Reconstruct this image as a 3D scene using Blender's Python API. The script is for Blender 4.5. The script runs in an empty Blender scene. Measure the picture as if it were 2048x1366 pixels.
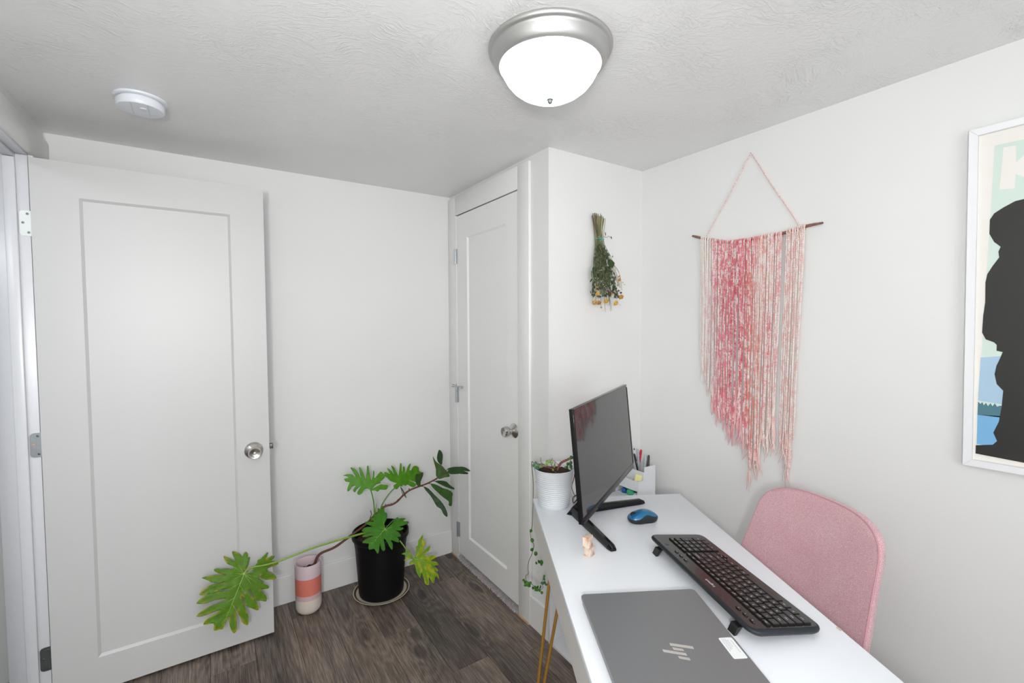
import bpy, bmesh, math, random, json
from mathutils import Vector, Matrix, noise as mnoise
from mathutils.geometry import delaunay_2d_cdt
random.seed(7)
S = bpy.context.scene
COL = S.collection
R = math.radians
PI = math.pi

# ---------------------------------------------------------------- camera
cam_d = bpy.data.cameras.new('camera')
cam_d.sensor_width = 36.0
cam_d.lens = 921.1 * 36.0 / 2048
cam_d.clip_start = 0.02
cam = bpy.data.objects.new('camera', cam_d)
COL.objects.link(cam)
yaw, pitch, roll = R(33.5134), R(-2.3748), R(-0.2262)
fwd = Vector((math.sin(yaw)*math.cos(pitch), math.cos(yaw)*math.cos(pitch), math.sin(pitch)))
rgt = Vector((math.cos(yaw), -math.sin(yaw), 0))
upv = rgt.cross(fwd)
r2 = rgt*math.cos(roll) + upv*math.sin(roll)
u2 = upv*math.cos(roll) - rgt*math.sin(roll)
M = Matrix.Identity(4)
for i in range(3):
    M[i][0], M[i][1], M[i][2], M[i][3] = r2[i], u2[i], -fwd[i], (0, 0, 1.43)[i]
cam.matrix_world = M
S.camera = cam

# ---------------------------------------------------------------- world, lights, exposure
S.view_settings.view_transform = 'Standard'
S.view_settings.look = 'None'
S.view_settings.exposure = 0.07
S.view_settings.gamma = 1.0
S.view_settings.use_curve_mapping = False
W = bpy.data.worlds.new('world'); S.world = W; W.use_nodes = True
W.node_tree.nodes['Background'].inputs[0].default_value = (0.75, 0.86, 1.0, 1)
W.node_tree.nodes['Background'].inputs[1].default_value = 1.0

def area_light(name, loc, target, sx, sy, power, color):
    l = bpy.data.lights.new(name, 'AREA'); l.shape = 'RECTANGLE'; l.size = sx; l.size_y = sy
    l.energy = power; l.color = color
    o = bpy.data.objects.new(name, l); COL.objects.link(o); o.location = loc
    o.rotation_euler = (Vector(target)-Vector(loc)).to_track_quat('-Z', 'Y').to_euler()
    return o
# daylight through the window in the wall behind the camera, and an added upward fill for the ceiling
area_light('window_daylight', (0.15, -1.78, 1.45), (0.45, 1.0, 1.25), 1.5, 1.15, 20.0, (0.95, 0.975, 1.0))
area_light('added_ceiling_fill', (0.15, -1.60, 1.0), (0.45, 0.6, 2.187), 1.5, 0.8, 11.0, (0.95, 0.975, 1.0))
# the photographer's flash beside the camera, and two added upward fills that brighten the ceiling
area_light('camera_flash', (-0.30, -0.32, 1.46), (0.35, 1.3, 1.42), 0.14, 0.14, 15.0, (1.0, 0.99, 0.97))
area_light('added_bounce_fill', (-0.20, -0.15, 1.75), (-0.10, 0.35, 2.187), 0.4, 0.4, 9.5, (1.0, 0.985, 0.965))
area_light('added_bounce_fill', (1.10, -0.80, 1.20), (0.90, -0.50, 2.187), 0.5, 0.5, 2.0, (1.0, 0.99, 0.975))
# fill added in the hallway to brighten the doorway lining
area_light('added_hallway_fill', (-1.10, 1.0, 2.15), (-1.05, 1.1, 0.0), 0.35, 0.35, 12.0, (0.92, 0.955, 1.0))

# ---------------------------------------------------------------- materials
MATS = {}
def new_mat(name):
    m = bpy.data.materials.new(name); m.use_nodes = True
    return m, m.node_tree, m.node_tree.nodes['Principled BSDF']
def rgb(h):
    h = h.lstrip('#'); c = [int(h[i:i+2], 16)/255 for i in (0, 2, 4)]
    return tuple([(x/12.92 if x <= .04045 else ((x+.055)/1.055)**2.4) for x in c]+[1])
def mat(name, col, rough=.5, metal=0, bump=0, bscale=200, var=0, vscale=8, spec=.5, coat=0, stretch=None, sheen=0):
    if name in MATS: return MATS[name]
    m, nt, b = new_mat(name); N = nt.nodes; L = nt.links
    c = rgb(col) if isinstance(col, str) else col
    b.inputs['Base Color'].default_value = c
    b.inputs['Roughness'].default_value = rough
    b.inputs['Metallic'].default_value = metal
    b.inputs['Specular IOR Level'].default_value = spec
    b.inputs['Coat Weight'].default_value = coat
    b.inputs['Coat Roughness'].default_value = .05
    if sheen:
        b.inputs['Sheen Weight'].default_value = sheen
    tc = N.new('ShaderNodeTexCoord'); src = tc.outputs['Object']
    if stretch:
        mp = N.new('ShaderNodeMapping'); mp.inputs['Scale'].default_value = stretch
        L.new(src, mp.inputs[0]); src = mp.outputs[0]
    if var:
        n = N.new('ShaderNodeTexNoise'); n.inputs['Scale'].default_value = vscale; n.inputs['Detail'].default_value = 5
        L.new(src, n.inputs['Vector'])
        mx = N.new('ShaderNodeMix'); mx.data_type = 'RGBA'
        mx.inputs[6].default_value = tuple([x*(1-var) for x in c[:3]]+[1])
        mx.inputs[7].default_value = tuple([min(1, x*(1+var)) for x in c[:3]]+[1])
        L.new(n.outputs[0], mx.inputs[0]); L.new(mx.outputs[2], b.inputs['Base Color'])
    if bump:
        n = N.new('ShaderNodeTexNoise'); n.inputs['Scale'].default_value = bscale; n.inputs['Detail'].default_value = 4
        L.new(src, n.inputs['Vector'])
        bp = N.new('ShaderNodeBump'); bp.inputs['Strength'].default_value = bump; bp.inputs['Distance'].default_value = .002
        L.new(n.outputs[0], bp.inputs['Height']); L.new(bp.outputs[0], b.inputs['Normal'])
    MATS[name] = m
    return m

def wall_paint():
    m, nt, b = new_mat('wall_paint'); N = nt.nodes; L = nt.links
    b.inputs['Roughness'].default_value = .45
    g = N.new('ShaderNodeNewGeometry')
    n1 = N.new('ShaderNodeTexNoise'); n1.inputs['Scale'].default_value = 1.6; n1.inputs['Detail'].default_value = 3
    L.new(g.outputs['Position'], n1.inputs['Vector'])
    cr = N.new('ShaderNodeValToRGB'); cr.color_ramp.elements[0].position = .35; cr.color_ramp.elements[1].position = .7
    cr.color_ramp.elements[0].color = (.765, .77, .76, 1); cr.color_ramp.elements[1].color = (.79, .795, .785, 1)
    L.new(n1.outputs[0], cr.inputs[0]); L.new(cr.outputs[0], b.inputs['Base Color'])
    n2 = N.new('ShaderNodeTexNoise'); n2.inputs['Scale'].default_value = 55; n2.inputs['Detail'].default_value = 3
    n3 = N.new('ShaderNodeTexNoise'); n3.inputs['Scale'].default_value = 5; n3.inputs['Detail'].default_value = 2
    L.new(g.outputs['Position'], n2.inputs['Vector']); L.new(g.outputs['Position'], n3.inputs['Vector'])
    ad = N.new('ShaderNodeMath'); ad.operation = 'MULTIPLY_ADD'; ad.inputs[1].default_value = .12
    L.new(n2.outputs[0], ad.inputs[0]); L.new(n3.outputs[0], ad.inputs[2])
    bp = N.new('ShaderNodeBump'); bp.inputs['Strength'].default_value = .25; bp.inputs['Distance'].default_value = .006
    L.new(ad.outputs[0], bp.inputs['Height']); L.new(bp.outputs[0], b.inputs['Normal'])
    return m
def ceiling_paint():
    m, nt, b = new_mat('ceiling_texture'); N = nt.nodes; L = nt.links
    b.inputs['Roughness'].default_value = .34
    b.inputs['Base Color'].default_value = (.82, .82, .815, 1)
    g = N.new('ShaderNodeNewGeometry')
    # brushed-on plaster: short warped strokes in patches
    wn = N.new('ShaderNodeTexNoise'); wn.inputs['Scale'].default_value = 2.2; wn.inputs['Detail'].default_value = 3
    L.new(g.outputs['Position'], wn.inputs['Vector'])
    mixv = N.new('ShaderNodeMix'); mixv.data_type = 'VECTOR'; mixv.inputs[0].default_value = .28
    L.new(g.outputs['Position'], mixv.inputs[4]); L.new(wn.outputs['Color'], mixv.inputs[5])
    mp = N.new('ShaderNodeMapping'); mp.inputs['Rotation'].default_value = (0, 0, R(-35)); mp.inputs['Scale'].default_value = (55, 130, 55)
    L.new(mixv.outputs[1], mp.inputs[0])
    st = N.new('ShaderNodeTexNoise'); st.inputs['Scale'].default_value = 1.0; st.inputs['Detail'].default_value = 5; st.inputs['Roughness'].default_value = .6; st.inputs['Distortion'].default_value = 1.0
    L.new(mp.outputs[0], st.inputs['Vector'])
    r1 = N.new('ShaderNodeMapRange'); r1.inputs[1].default_value = .45; r1.inputs[2].default_value = .75
    L.new(st.outputs[0], r1.inputs[0])
    pn = N.new('ShaderNodeTexNoise'); pn.inputs['Scale'].default_value = 3.2; pn.inputs['Detail'].default_value = 3
    L.new(g.outputs['Position'], pn.inputs['Vector'])
    r2_ = N.new('ShaderNodeMapRange'); r2_.inputs[1].default_value = .40; r2_.inputs[2].default_value = .66; r2_.inputs[3].default_value = .18
    L.new(pn.outputs[0], r2_.inputs[0])
    mu = N.new('ShaderNodeMath'); mu.operation = 'MULTIPLY'
    L.new(r1.outputs[0], mu.inputs[0]); L.new(r2_.outputs[0], mu.inputs[1])
    fn = N.new('ShaderNodeTexNoise'); fn.inputs['Scale'].default_value = 160; fn.inputs['Detail'].default_value = 3
    L.new(g.outputs['Position'], fn.inputs['Vector'])
    a2 = N.new('ShaderNodeMath'); a2.operation = 'MULTIPLY_ADD'; a2.inputs[1].default_value = .10
    L.new(fn.outputs[0], a2.inputs[0]); L.new(mu.outputs[0], a2.inputs[2])
    bp = N.new('ShaderNodeBump'); bp.inputs['Strength'].default_value = .75; bp.inputs['Distance'].default_value = .003
    L.new(a2.outputs[0], bp.inputs['Height']); L.new(bp.outputs[0], b.inputs['Normal'])
    return m
def plank_mat():
    m, nt, b = new_mat('vinyl_plank'); N = nt.nodes; L = nt.links
    b.inputs['Roughness'].default_value = .42
    oi = N.new('ShaderNodeObjectInfo')
    g = N.new('ShaderNodeNewGeometry')
    off = N.new('ShaderNodeCombineXYZ'); mm = N.new('ShaderNodeMath'); mm.operation = 'MULTIPLY'; mm.inputs[1].default_value = 37.0
    L.new(oi.outputs['Random'], mm.inputs[0]); L.new(mm.outputs[0], off.inputs[0]); L.new(mm.outputs[0], off.inputs[1]); L.new(mm.outputs[0], off.inputs[2])
    va = N.new('ShaderNodeVectorMath'); va.operation = 'ADD'
    L.new(g.outputs['Position'], va.inputs[0]); L.new(off.outputs[0], va.inputs[1])
    # knots
    mk = N.new('ShaderNodeMapping'); mk.inputs['Scale'].default_value = (5.2, 2.1, 1)
    L.new(va.outputs[0], mk.inputs[0])
    vo = N.new('ShaderNodeTexVoronoi'); vo.voronoi_dimensions = '2D'; vo.inputs['Scale'].default_value = 1.0
    kdn = N.new('ShaderNodeTexNoise'); kdn.inputs['Scale'].default_value = 1.6; kdn.inputs['Detail'].default_value = 3; L.new(mk.outputs[0], kdn.inputs['Vector'])
    kmx = N.new('ShaderNodeMix'); kmx.data_type = 'VECTOR'; kmx.inputs[0].default_value = .26; L.new(mk.outputs[0], kmx.inputs[4]); L.new(kdn.outputs['Color'], kmx.inputs[5])
    L.new(kmx.outputs[1], vo.inputs['Vector'])
    kn = N.new('ShaderNodeMapRange'); kn.inputs[1].default_value = .0; kn.inputs[2].default_value = .10; kn.inputs[3].default_value = 1; kn.inputs[4].default_value = 0
    L.new(vo.outputs['Distance'], kn.inputs[0])
    kw = N.new('ShaderNodeMapRange'); kw.inputs[1].default_value = .0; kw.inputs[2].default_value = .38; kw.inputs[3].default_value = 1; kw.inputs[4].default_value = 0; kw.interpolation_type = 'SMOOTHSTEP'
    L.new(vo.outputs['Distance'], kw.inputs[0])
    # broad grain field -> rings
    mb = N.new('ShaderNodeMapping'); mb.inputs['Scale'].default_value = (5.5, .9, 1)
    L.new(va.outputs[0], mb.inputs[0])
    nb = N.new('ShaderNodeTexNoise'); nb.inputs['Scale'].default_value = 1; nb.inputs['Detail'].default_value = 3; nb.inputs['Roughness'].default_value = .55
    L.new(mb.outputs[0], nb.inputs['Vector'])
    ad = N.new('ShaderNodeMath'); ad.operation = 'MULTIPLY_ADD'; ad.inputs[1].default_value = .22
    L.new(kw.outputs[0], ad.inputs[0]); L.new(nb.outputs[0], ad.inputs[2])
    fr = N.new('ShaderNodeMath'); fr.operation = 'MULTIPLY'; fr.inputs[1].default_value = 75
    L.new(ad.outputs[0], fr.inputs[0])
    sn = N.new('ShaderNodeMath'); sn.operation = 'SINE'; L.new(fr.outputs[0], sn.inputs[0])
    # fine fibres
    mf = N.new('ShaderNodeMapping'); mf.inputs['Scale'].default_value = (210, 7.5, 1)
    L.new(va.outputs[0], mf.inputs[0])
    nf = N.new('ShaderNodeTexNoise'); nf.inputs['Scale'].default_value = 1; nf.inputs['Detail'].default_value = 8; nf.inputs['Roughness'].default_value = .7; nf.inputs['Distortion'].default_value = .35
    L.new(mf.outputs[0], nf.inputs['Vector'])
    nf2 = N.new('ShaderNodeMapRange'); nf2.inputs[1].default_value = .10; nf2.inputs[2].default_value = .90
    nf2.clamp = False; L.new(nf.outputs[0], nf2.inputs[0])
    c1 = N.new('ShaderNodeMath'); c1.operation = 'MULTIPLY_ADD'; c1.inputs[1].default_value = .045
    L.new(sn.outputs[0], c1.inputs[0]); L.new(nf2.outputs[0], c1.inputs[2])
    c2 = N.new('ShaderNodeMath'); c2.operation = 'MULTIPLY_ADD'; c2.inputs[1].default_value = .75
    s05 = N.new('ShaderNodeMath'); s05.operation = 'SUBTRACT'; s05.inputs[1].default_value = .5
    L.new(nb.outputs[0], s05.inputs[0]); L.new(s05.outputs[0], c2.inputs[0]); L.new(c1.outputs[0], c2.inputs[2])
    c3 = N.new('ShaderNodeMath'); c3.operation = 'MULTIPLY_ADD'; c3.inputs[1].default_value = -.26
    L.new(kn.outputs[0], c3.inputs[0]); L.new(c2.outputs[0], c3.inputs[2])
    pr_ = N.new('ShaderNodeMath'); pr_.operation = 'MULTIPLY_ADD'; pr_.inputs[1].default_value = .05
    L.new(oi.outputs['Random'], pr_.inputs[0]); L.new(c3.outputs[0], pr_.inputs[2])
    kd = N.new('ShaderNodeMath'); kd.operation = 'MULTIPLY'; kd.inputs[1].default_value = 75
    L.new(vo.outputs['Distance'], kd.inputs[0])
    ks_ = N.new('ShaderNodeMath'); ks_.operation = 'SINE'; L.new(kd.outputs[0], ks_.inputs[0])
    km = N.new('ShaderNodeMath'); km.operation = 'MULTIPLY'; L.new(ks_.outputs[0], km.inputs[0]); L.new(kw.outputs[0], km.inputs[1])
    kx_ = N.new('ShaderNodeMath'); kx_.operation = 'MULTIPLY_ADD'; kx_.inputs[1].default_value = .05
    L.new(km.outputs[0], kx_.inputs[0]); L.new(pr_.outputs[0], kx_.inputs[2])
    cr = N.new('ShaderNodeValToRGB'); e = cr.color_ramp.elements
    e[0].position = .20; e[0].color = (.026, .022, .020, 1)
    e[1].position = .95; e[1].color = (.40, .32, .255, 1)
    x = cr.color_ramp.elements.new(.42); x.color = (.080, .063, .054, 1)
    x = cr.color_ramp.elements.new(.58); x.color = (.160, .124, .098, 1)
    x = cr.color_ramp.elements.new(.72); x.color = (.25, .20, .165, 1)
    L.new(kx_.outputs[0], cr.inputs[0]); L.new(cr.outputs[0], b.inputs['Base Color'])
    bp = N.new('ShaderNodeBump'); bp.inputs['Strength'].default_value = .25; bp.inputs['Distance'].default_value = .001
    L.new(nf.outputs[0], bp.inputs['Height']); L.new(bp.outputs[0], b.inputs['Normal'])
    return m
def attr_mat(name, rough=.8, sheen=0, bump=0, bscale=300):
    m, nt, b = new_mat(name); N = nt.nodes; L = nt.links
    a = N.new('ShaderNodeAttribute'); a.attribute_name = 'col'
    L.new(a.outputs['Color'], b.inputs['Base Color'])
    b.inputs['Roughness'].default_value = rough; b.inputs['Sheen Weight'].default_value = sheen
    if bump:
        tc = N.new('ShaderNodeTexCoord'); n = N.new('ShaderNodeTexNoise'); n.inputs['Scale'].default_value = bscale
        L.new(tc.outputs['Object'], n.inputs['Vector'])
        bp = N.new('ShaderNodeBump'); bp.inputs['Strength'].default_value = bump; bp.inputs['Distance'].default_value = .001
        L.new(n.outputs[0], bp.inputs['Height']); L.new(bp.outputs[0], b.inputs['Normal'])
    return m
def leaf_mat(name):
    m, nt, b = new_mat(name); N = nt.nodes; L = nt.links
    a = N.new('ShaderNodeAttribute'); a.attribute_name = 'col'
    L.new(a.outputs['Color'], b.inputs['Base Color'])
    b.inputs['Roughness'].default_value = .46; b.inputs['Specular IOR Level'].default_value = .32
    tr = N.new('ShaderNodeBsdfTranslucent'); L.new(a.outputs['Color'], tr.inputs[0])
    mx = N.new('ShaderNodeMixShader'); mx.inputs[0].default_value = .22
    out = N['Material Output']
    L.new(b.outputs[0], mx.inputs[1]); L.new(tr.outputs[0], mx.inputs[2]); L.new(mx.outputs[0], out.inputs[0])
    return m
def fabric_mat():
    m, nt, b = new_mat('pink_fabric'); N = nt.nodes; L = nt.links
    tc = N.new('ShaderNodeTexCoord')
    n = N.new('ShaderNodeTexNoise'); n.inputs['Scale'].default_value = 950; n.inputs['Detail'].default_value = 2
    n2 = N.new('ShaderNodeTexNoise'); n2.inputs['Scale'].default_value = 7; n2.inputs['Detail'].default_value = 3
    mp = N.new('ShaderNodeMapping'); mp.inputs['Scale'].default_value = (1, .5, 1.0)
    L.new(tc.outputs['Object'], mp.inputs[0]); L.new(mp.outputs[0], n.inputs['Vector']); L.new(tc.outputs['Object'], n2.inputs['Vector'])
    ad = N.new('ShaderNodeMath'); ad.operation = 'MULTIPLY_ADD'; ad.inputs[1].default_value = .12
    L.new(n2.outputs[0], ad.inputs[0]); L.new(n.outputs[0], ad.inputs[2])
    cr = N.new('ShaderNodeValToRGB'); e = cr.color_ramp.elements
    e[0].position = .36; e[0].color = rgb('#b07c86'); e[1].position = .78; e[1].color = rgb('#ecdadb')
    x = cr.color_ramp.elements.new(.56); x.color = rgb('#cfa0a7')
    L.new(ad.outputs[0], cr.inputs[0]); L.new(cr.outputs[0], b.inputs['Base Color'])
    b.inputs['Roughness'].default_value = .9; b.inputs['Sheen Weight'].default_value = .35
    bp = N.new('ShaderNodeBump'); bp.inputs['Strength'].default_value = .4; bp.inputs['Distance'].default_value = .001
    L.new(n.outputs[0], bp.inputs['Height']); L.new(bp.outputs[0], b.inputs['Normal'])
    return m
def emit_mat(name, col, strength):
    m, nt, b = new_mat(name)
    b.inputs['Base Color'].default_value = (.9, .9, .9, 1)
    b.inputs['Emission Color'].default_value = col; b.inputs['Emission Strength'].default_value = strength
    b.inputs['Roughness'].default_value = .12
    return m

M_WALL = wall_paint(); M_CEIL = ceiling_paint(); M_PLANK = plank_mat()
M_TRIM = mat('white_trim_paint', (.81, .81, .805, 1), .38, bump=.08, bscale=40, var=.01)
M_DOOR = mat('white_door_paint_darkened', (.61, .61, .605, 1), .40, bump=.06, bscale=60)  # colour darkened to offset the strong light on the open door
M_DOOR2 = mat('white_door_paint_lightened', (.86, .86, .855, 1), .40, bump=.06, bscale=60)  # same door paint, lightened in colour where the closet door gets little light
M_JAMB = mat('cool_white_gloss', (.74, .75, .78, 1), .3, bump=.1, bscale=30)
M_STEEL = mat('brushed_nickel', (.56, .54, .52, 1), .24, 1, var=.12, vscale=30)
M_ZINC = mat('zinc_plate', (.50, .54, .56, 1), .38, 1, var=.15, vscale=60)
M_WHITEHINGE = mat('pale_hinge_plate', (.70, .74, .72, 1), .35, .2, var=.05, vscale=60)
M_DARKHINGE = mat('dark_hinge_plate', (.16, .17, .175, 1), .42, .8, var=.2, vscale=60)
M_SATIN = mat('satin_nickel_ring', (.50, .50, .49, 1), .48, .85)
M_PLAST = mat('white_plastic', (.76, .79, .84, 1), .4)
M_DESK = mat('white_desk_laminate', (.83, .86, .905, 1), .35, bump=.03, bscale=300)
M_DESKSIDE = mat('white_desk_edge', (.72, .69, .66, 1), .45, var=.04, vscale=30, stretch=(1, 1, 6))
M_GOLD = mat('mustard_gold_metal', (.42, .215, .035, 1), .38, .35, var=.06, vscale=20)
M_BLACKG = mat('gloss_black_plastic', (.006, .006, .007, 1), .14, spec=.3)
M_SCREEN = mat('dark_screen', (.028, .028, .028, 1), .045, spec=.75)
M_BLACK = mat('satin_black_plastic', (.012, .013, .014, 1), .38, spec=.3)
M_CHAR = mat('charcoal_plastic', (.018, .021, .025, 1), .42, spec=.35)
M_KEY = mat('black_key_plastic', (.014, .013, .013, 1), .22, spec=.6)
M_LAPTOP = mat('grey_aluminium', (.245, .248, .258, 1), .42, .55, bump=.04, bscale=900)
M_LAPEDGE = mat('laptop_edge', (.20, .21, .22, 1), .3, .7)
M_LOGO = mat('polished_silver', (.62, .60, .56, 1), .28, .6)
M_BLUE = mat('metallic_blue_shell', (.006, .14, .30, 1), .30, .2, coat=.4)
def salt_mat():
    m, nt, b = new_mat('peach_crystal'); N = nt.nodes; L = nt.links
    tc = N.new('ShaderNodeTexCoord'); n = N.new('ShaderNodeTexNoise'); n.inputs['Scale'].default_value = 55; n.inputs['Detail'].default_value = 5
    L.new(tc.outputs['Object'], n.inputs['Vector'])
    cr = N.new('ShaderNodeValToRGB'); e = cr.color_ramp.elements
    e[0].position = .40; e[0].color = (.66, .55, .47, 1); e[1].position = .62; e[1].color = (.56, .27, .14, 1)
    x = cr.color_ramp.elements.new(.52); x.color = (.62, .47, .37, 1)
    L.new(n.outputs[0], cr.inputs[0]); L.new(cr.outputs[0], b.inputs['Base Color']); b.inputs['Roughness'].default_value = .5
    n2 = N.new('ShaderNodeTexNoise'); n2.inputs['Scale'].default_value = 160; L.new(tc.outputs['Object'], n2.inputs['Vector'])
    bp = N.new('ShaderNodeBump'); bp.inputs['Strength'].default_value = .5; bp.inputs['Distance'].default_value = .002
    L.new(n2.outputs[0], bp.inputs['Height']); L.new(bp.outputs[0], b.inputs['Normal'])
    return m
M_SALT = salt_mat()
M_POTB = mat('black_nursery_plastic', (.004, .004, .005, 1), .45, spec=.22, bump=.12, bscale=90, var=.3, vscale=20)
M_SOIL = mat('dark_soil', (.035, .016, .009, 1), .95, bump=1, bscale=260, var=.6, vscale=150)
M_SAUC = mat('cream_stoneware', rgb('#cfc6b4'), .35, var=.12, vscale=25)
M_SAUCB = mat('brown_glaze_band', rgb('#5a4535'), .3, var=.1, vscale=30)
M_WPOT = mat('white_enamel', (.64, .67, .70, 1), .35, var=.02, vscale=30)
M_STEMB = mat('brown_bark', (.125, .045, .028, 1), .7, bump=.5, bscale=150, var=.4, vscale=60)
M_STEMG = mat('green_petiole', (.22, .36, .05, 1), .4, var=.25, vscale=12)
M_STEMD = mat('mid_green_petiole', (.10, .24, .045, 1), .4, var=.25, vscale=12)
M_LEAF = leaf_mat('leaf')
M_VEIN = mat('pale_leaf_vein', (.40, .60, .12, 1), .45)
M_VEIND = mat('yellow_leaf_vein', (.33, .38, .10, 1), .45)
M_YARN = attr_mat('yarn', .95, .3, .5, 500)
M_WOODT = mat('weathered_twig', (.22, .115, .085, 1), .7, bump=.5, bscale=200, var=.4, vscale=60)
M_WHITEP = mat('white_frame_wood', (.84, .85, .87, 1), .35)
M_FABRIC = fabric_mat()
M_CARPET = mat('grey_shag', (.66, .60, .60, 1), .95, var=.6, vscale=90)
M_RAW = mat('raw_wood', rgb('#c8a386'), .8, var=.3, vscale=40)
M_ORG = mat('white_organizer_board', (.76, .77, .80, 1), .45)
M_GLASS = emit_mat('lit_frosted_glass', (.93, .97, 1.0, 1), 3.6)

# ---------------------------------------------------------------- helpers
def link(name, me, m=None, parent=None, smooth=False, angle=35):
    o = bpy.data.objects.new(name, me); COL.objects.link(o)
    if m is not None:
        for x in (m if isinstance(m, (list, tuple)) else [m]): me.materials.append(x)
    if smooth:
        for p in me.polygons: p.use_smooth = True
        try: me.set_sharp_from_angle(angle=R(angle))
        except Exception: pass
    if parent is not None: o.parent = parent
    return o
def from_bm(name, bm, m=None, parent=None, smooth=False, angle=35):
    bmesh.ops.recalc_face_normals(bm, faces=bm.faces)
    me = bpy.data.meshes.new(name); bm.to_mesh(me); bm.free()
    return link(name, me, m, parent, smooth, angle)
def tag(o, label=None, cat=None, group=None, kind=None):
    if label: o['label'] = label
    if cat: o['category'] = cat
    if group: o['group'] = group
    if kind: o['kind'] = kind
    return o
def empty(name, loc=(0, 0, 0), rz=0, rot=None):
    o = bpy.data.objects.new(name, None); COL.objects.link(o); o.location = loc
    o.rotation_euler = rot if rot else (0, 0, rz); o.empty_display_size = .05
    return o
def add_box(bm, x0, x1, y0, y1, z0, z1, bev=0, seg=2, mi=0):
    r = bmesh.ops.create_cube(bm, size=1)
    vs = r['verts']
    for v in vs:
        v.co.x = x0 if v.co.x < 0 else x1; v.co.y = y0 if v.co.y < 0 else y1; v.co.z = z0 if v.co.z < 0 else z1
    fs = set(f for v in vs for f in v.link_faces)
    for f in fs: f.material_index = mi
    if bev:
        es = set(e for v in vs for e in v.link_edges)
        bmesh.ops.bevel(bm, geom=list(es), offset=bev, segments=seg, affect='EDGES', profile=.5)
    return vs
def box(name, x0, x1, y0, y1, z0, z1, m, parent=None, bev=0, seg=2, smooth=None):
    bm = bmesh.new(); add_box(bm, min(x0, x1), max(x0, x1), min(y0, y1), max(y0, y1), min(z0, z1), max(z0, z1), bev, seg)
    return from_bm(name, bm, m, parent, smooth=bool(bev) if smooth is None else smooth, angle=50)
def structure(name, *a, **k):
    o = box(name, *a, **k); o['kind'] = 'structure'; return o
def frames(P):
    n = len(P); T = []
    for i in range(n):
        a = P[max(0, i-1)]; b = P[min(n-1, i+1)]; t = (b-a)
        T.append(t.normalized() if t.length > 1e-9 else Vector((0, 0, 1)))
    u = T[0].orthogonal().normalized(); out = []
    for t in T:
        u = (u - t*u.dot(t))
        u = u.normalized() if u.length > 1e-6 else t.orthogonal().normalized()
        out.append((u, t.cross(u)))
    return out
def add_tube(bm, pts, rad, sides=8, caps=True, mi=0, flat=1.0):
    P = [Vector(p) for p in pts]; F = frames(P); n = len(P); rings = []
    for i, (p, (u, v)) in enumerate(zip(P, F)):
        r = rad(i/(n-1)) if callable(rad) else (rad[i] if isinstance(rad, (list, tuple)) else rad)
        rings.append([bm.verts.new(p+u*math.cos(2*PI*k/sides)*r+v*math.sin(2*PI*k/sides)*r*flat) for k in range(sides)])
    for a, b in zip(rings, rings[1:]):
        for k in range(sides):
            f = bm.faces.new((a[k], a[(k+1) % sides], b[(k+1) % sides], b[k])); f.material_index = mi
    if caps:
        f = bm.faces.new(rings[0][::-1]); f.material_index = mi
        f = bm.faces.new(rings[-1]); f.material_index = mi
    return rings
def tube(name, pts, rad, m, parent=None, sides=8, **k):
    bm = bmesh.new(); add_tube(bm, pts, rad, sides, **k)
    return from_bm(name, bm, m, parent, smooth=True, angle=60)
def spline(pts, n=6):
    P = [Vector(p) for p in pts]; out = []
    for i in range(len(P)-1):
        p0 = P[max(0, i-1)]; p1 = P[i]; p2 = P[i+1]; p3 = P[min(len(P)-1, i+2)]
        for k in range(n):
            t = k/n
            out.append(.5*((2*p1)+(p2-p0)*t+(2*p0-5*p1+4*p2-p3)*t*t+(3*p1-p0-3*p2+p3)*t**3))
    out.append(P[-1]); return out
def lathe(name, prof, m, parent=None, seg=48, loc=(0, 0, 0), axis='Z', angle=35, capbot=False, captop=False):
    bm = bmesh.new(); rings = []
    for r, z in prof:
        ring = []
        for k in range(seg):
            a = 2*PI*k/seg
            ring.append(bm.verts.new((r*math.cos(a), r*math.sin(a), z)))
        rings.append(ring)
    for a, b in zip(rings, rings[1:]):
        for k in range(seg): bm.faces.new((a[k], a[(k+1) % seg], b[(k+1) % seg], b[k]))
    if capbot: bm.faces.new(rings[0][::-1])
    if captop: bm.faces.new(rings[-1])
    bmesh.ops.remove_doubles(bm, verts=bm.verts, dist=1e-6)
    if axis == '-Y': rotm = Matrix.Rotation(R(90), 4, 'X')     # z axis of the profile points to -Y
    elif axis == '-X': rotm = Matrix.Rotation(R(-90), 4, 'Y')
    else: rotm = Matrix.Identity(4)
    bmesh.ops.transform(bm, matrix=Matrix.Translation(loc) @ rotm, verts=bm.verts)
    return from_bm(name, bm, m, parent, smooth=True, angle=angle)
def prism(name, outline, z0, z1, m, parent=None, bev=0, smooth=False):
    bm = bmesh.new()
    a = [bm.verts.new((x, y, z0)) for x, y in outline]; b = [bm.verts.new((x, y, z1)) for x, y in outline]
    n = len(outline)
    bm.faces.new(a[::-1]); top = bm.faces.new(b)
    for i in range(n): bm.faces.new((a[i], a[(i+1) % n], b[(i+1) % n], b[i]))
    if bev:
        es = [e for e in bm.edges if all(v in b for v in e.verts)]
        bmesh.ops.bevel(bm, geom=es, offset=bev, segments=2, affect='EDGES')
    return from_bm(name, bm, m, parent, smooth=smooth or bool(bev), angle=40)
def rrect(x0, x1, y0, y1, r, n=6):
    out = []
    for cx, cy, a0 in ((x1-r, y1-r, 0), (x0+r, y1-r, 90), (x0+r, y0+r, 180), (x1-r, y0+r, 270)):
        for k in range(n+1):
            a = R(a0+90*k/n); out.append((cx+r*math.cos(a), cy+r*math.sin(a)))
    return out
def set_col(o, fn, name='col'):
    me = o.data; at = me.color_attributes.new(name, 'FLOAT_COLOR', 'POINT')
    buf = []
    for v in me.vertices: buf.extend(fn(v.co))
    at.data.foreach_set('color', buf)
_tc = {}
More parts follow.
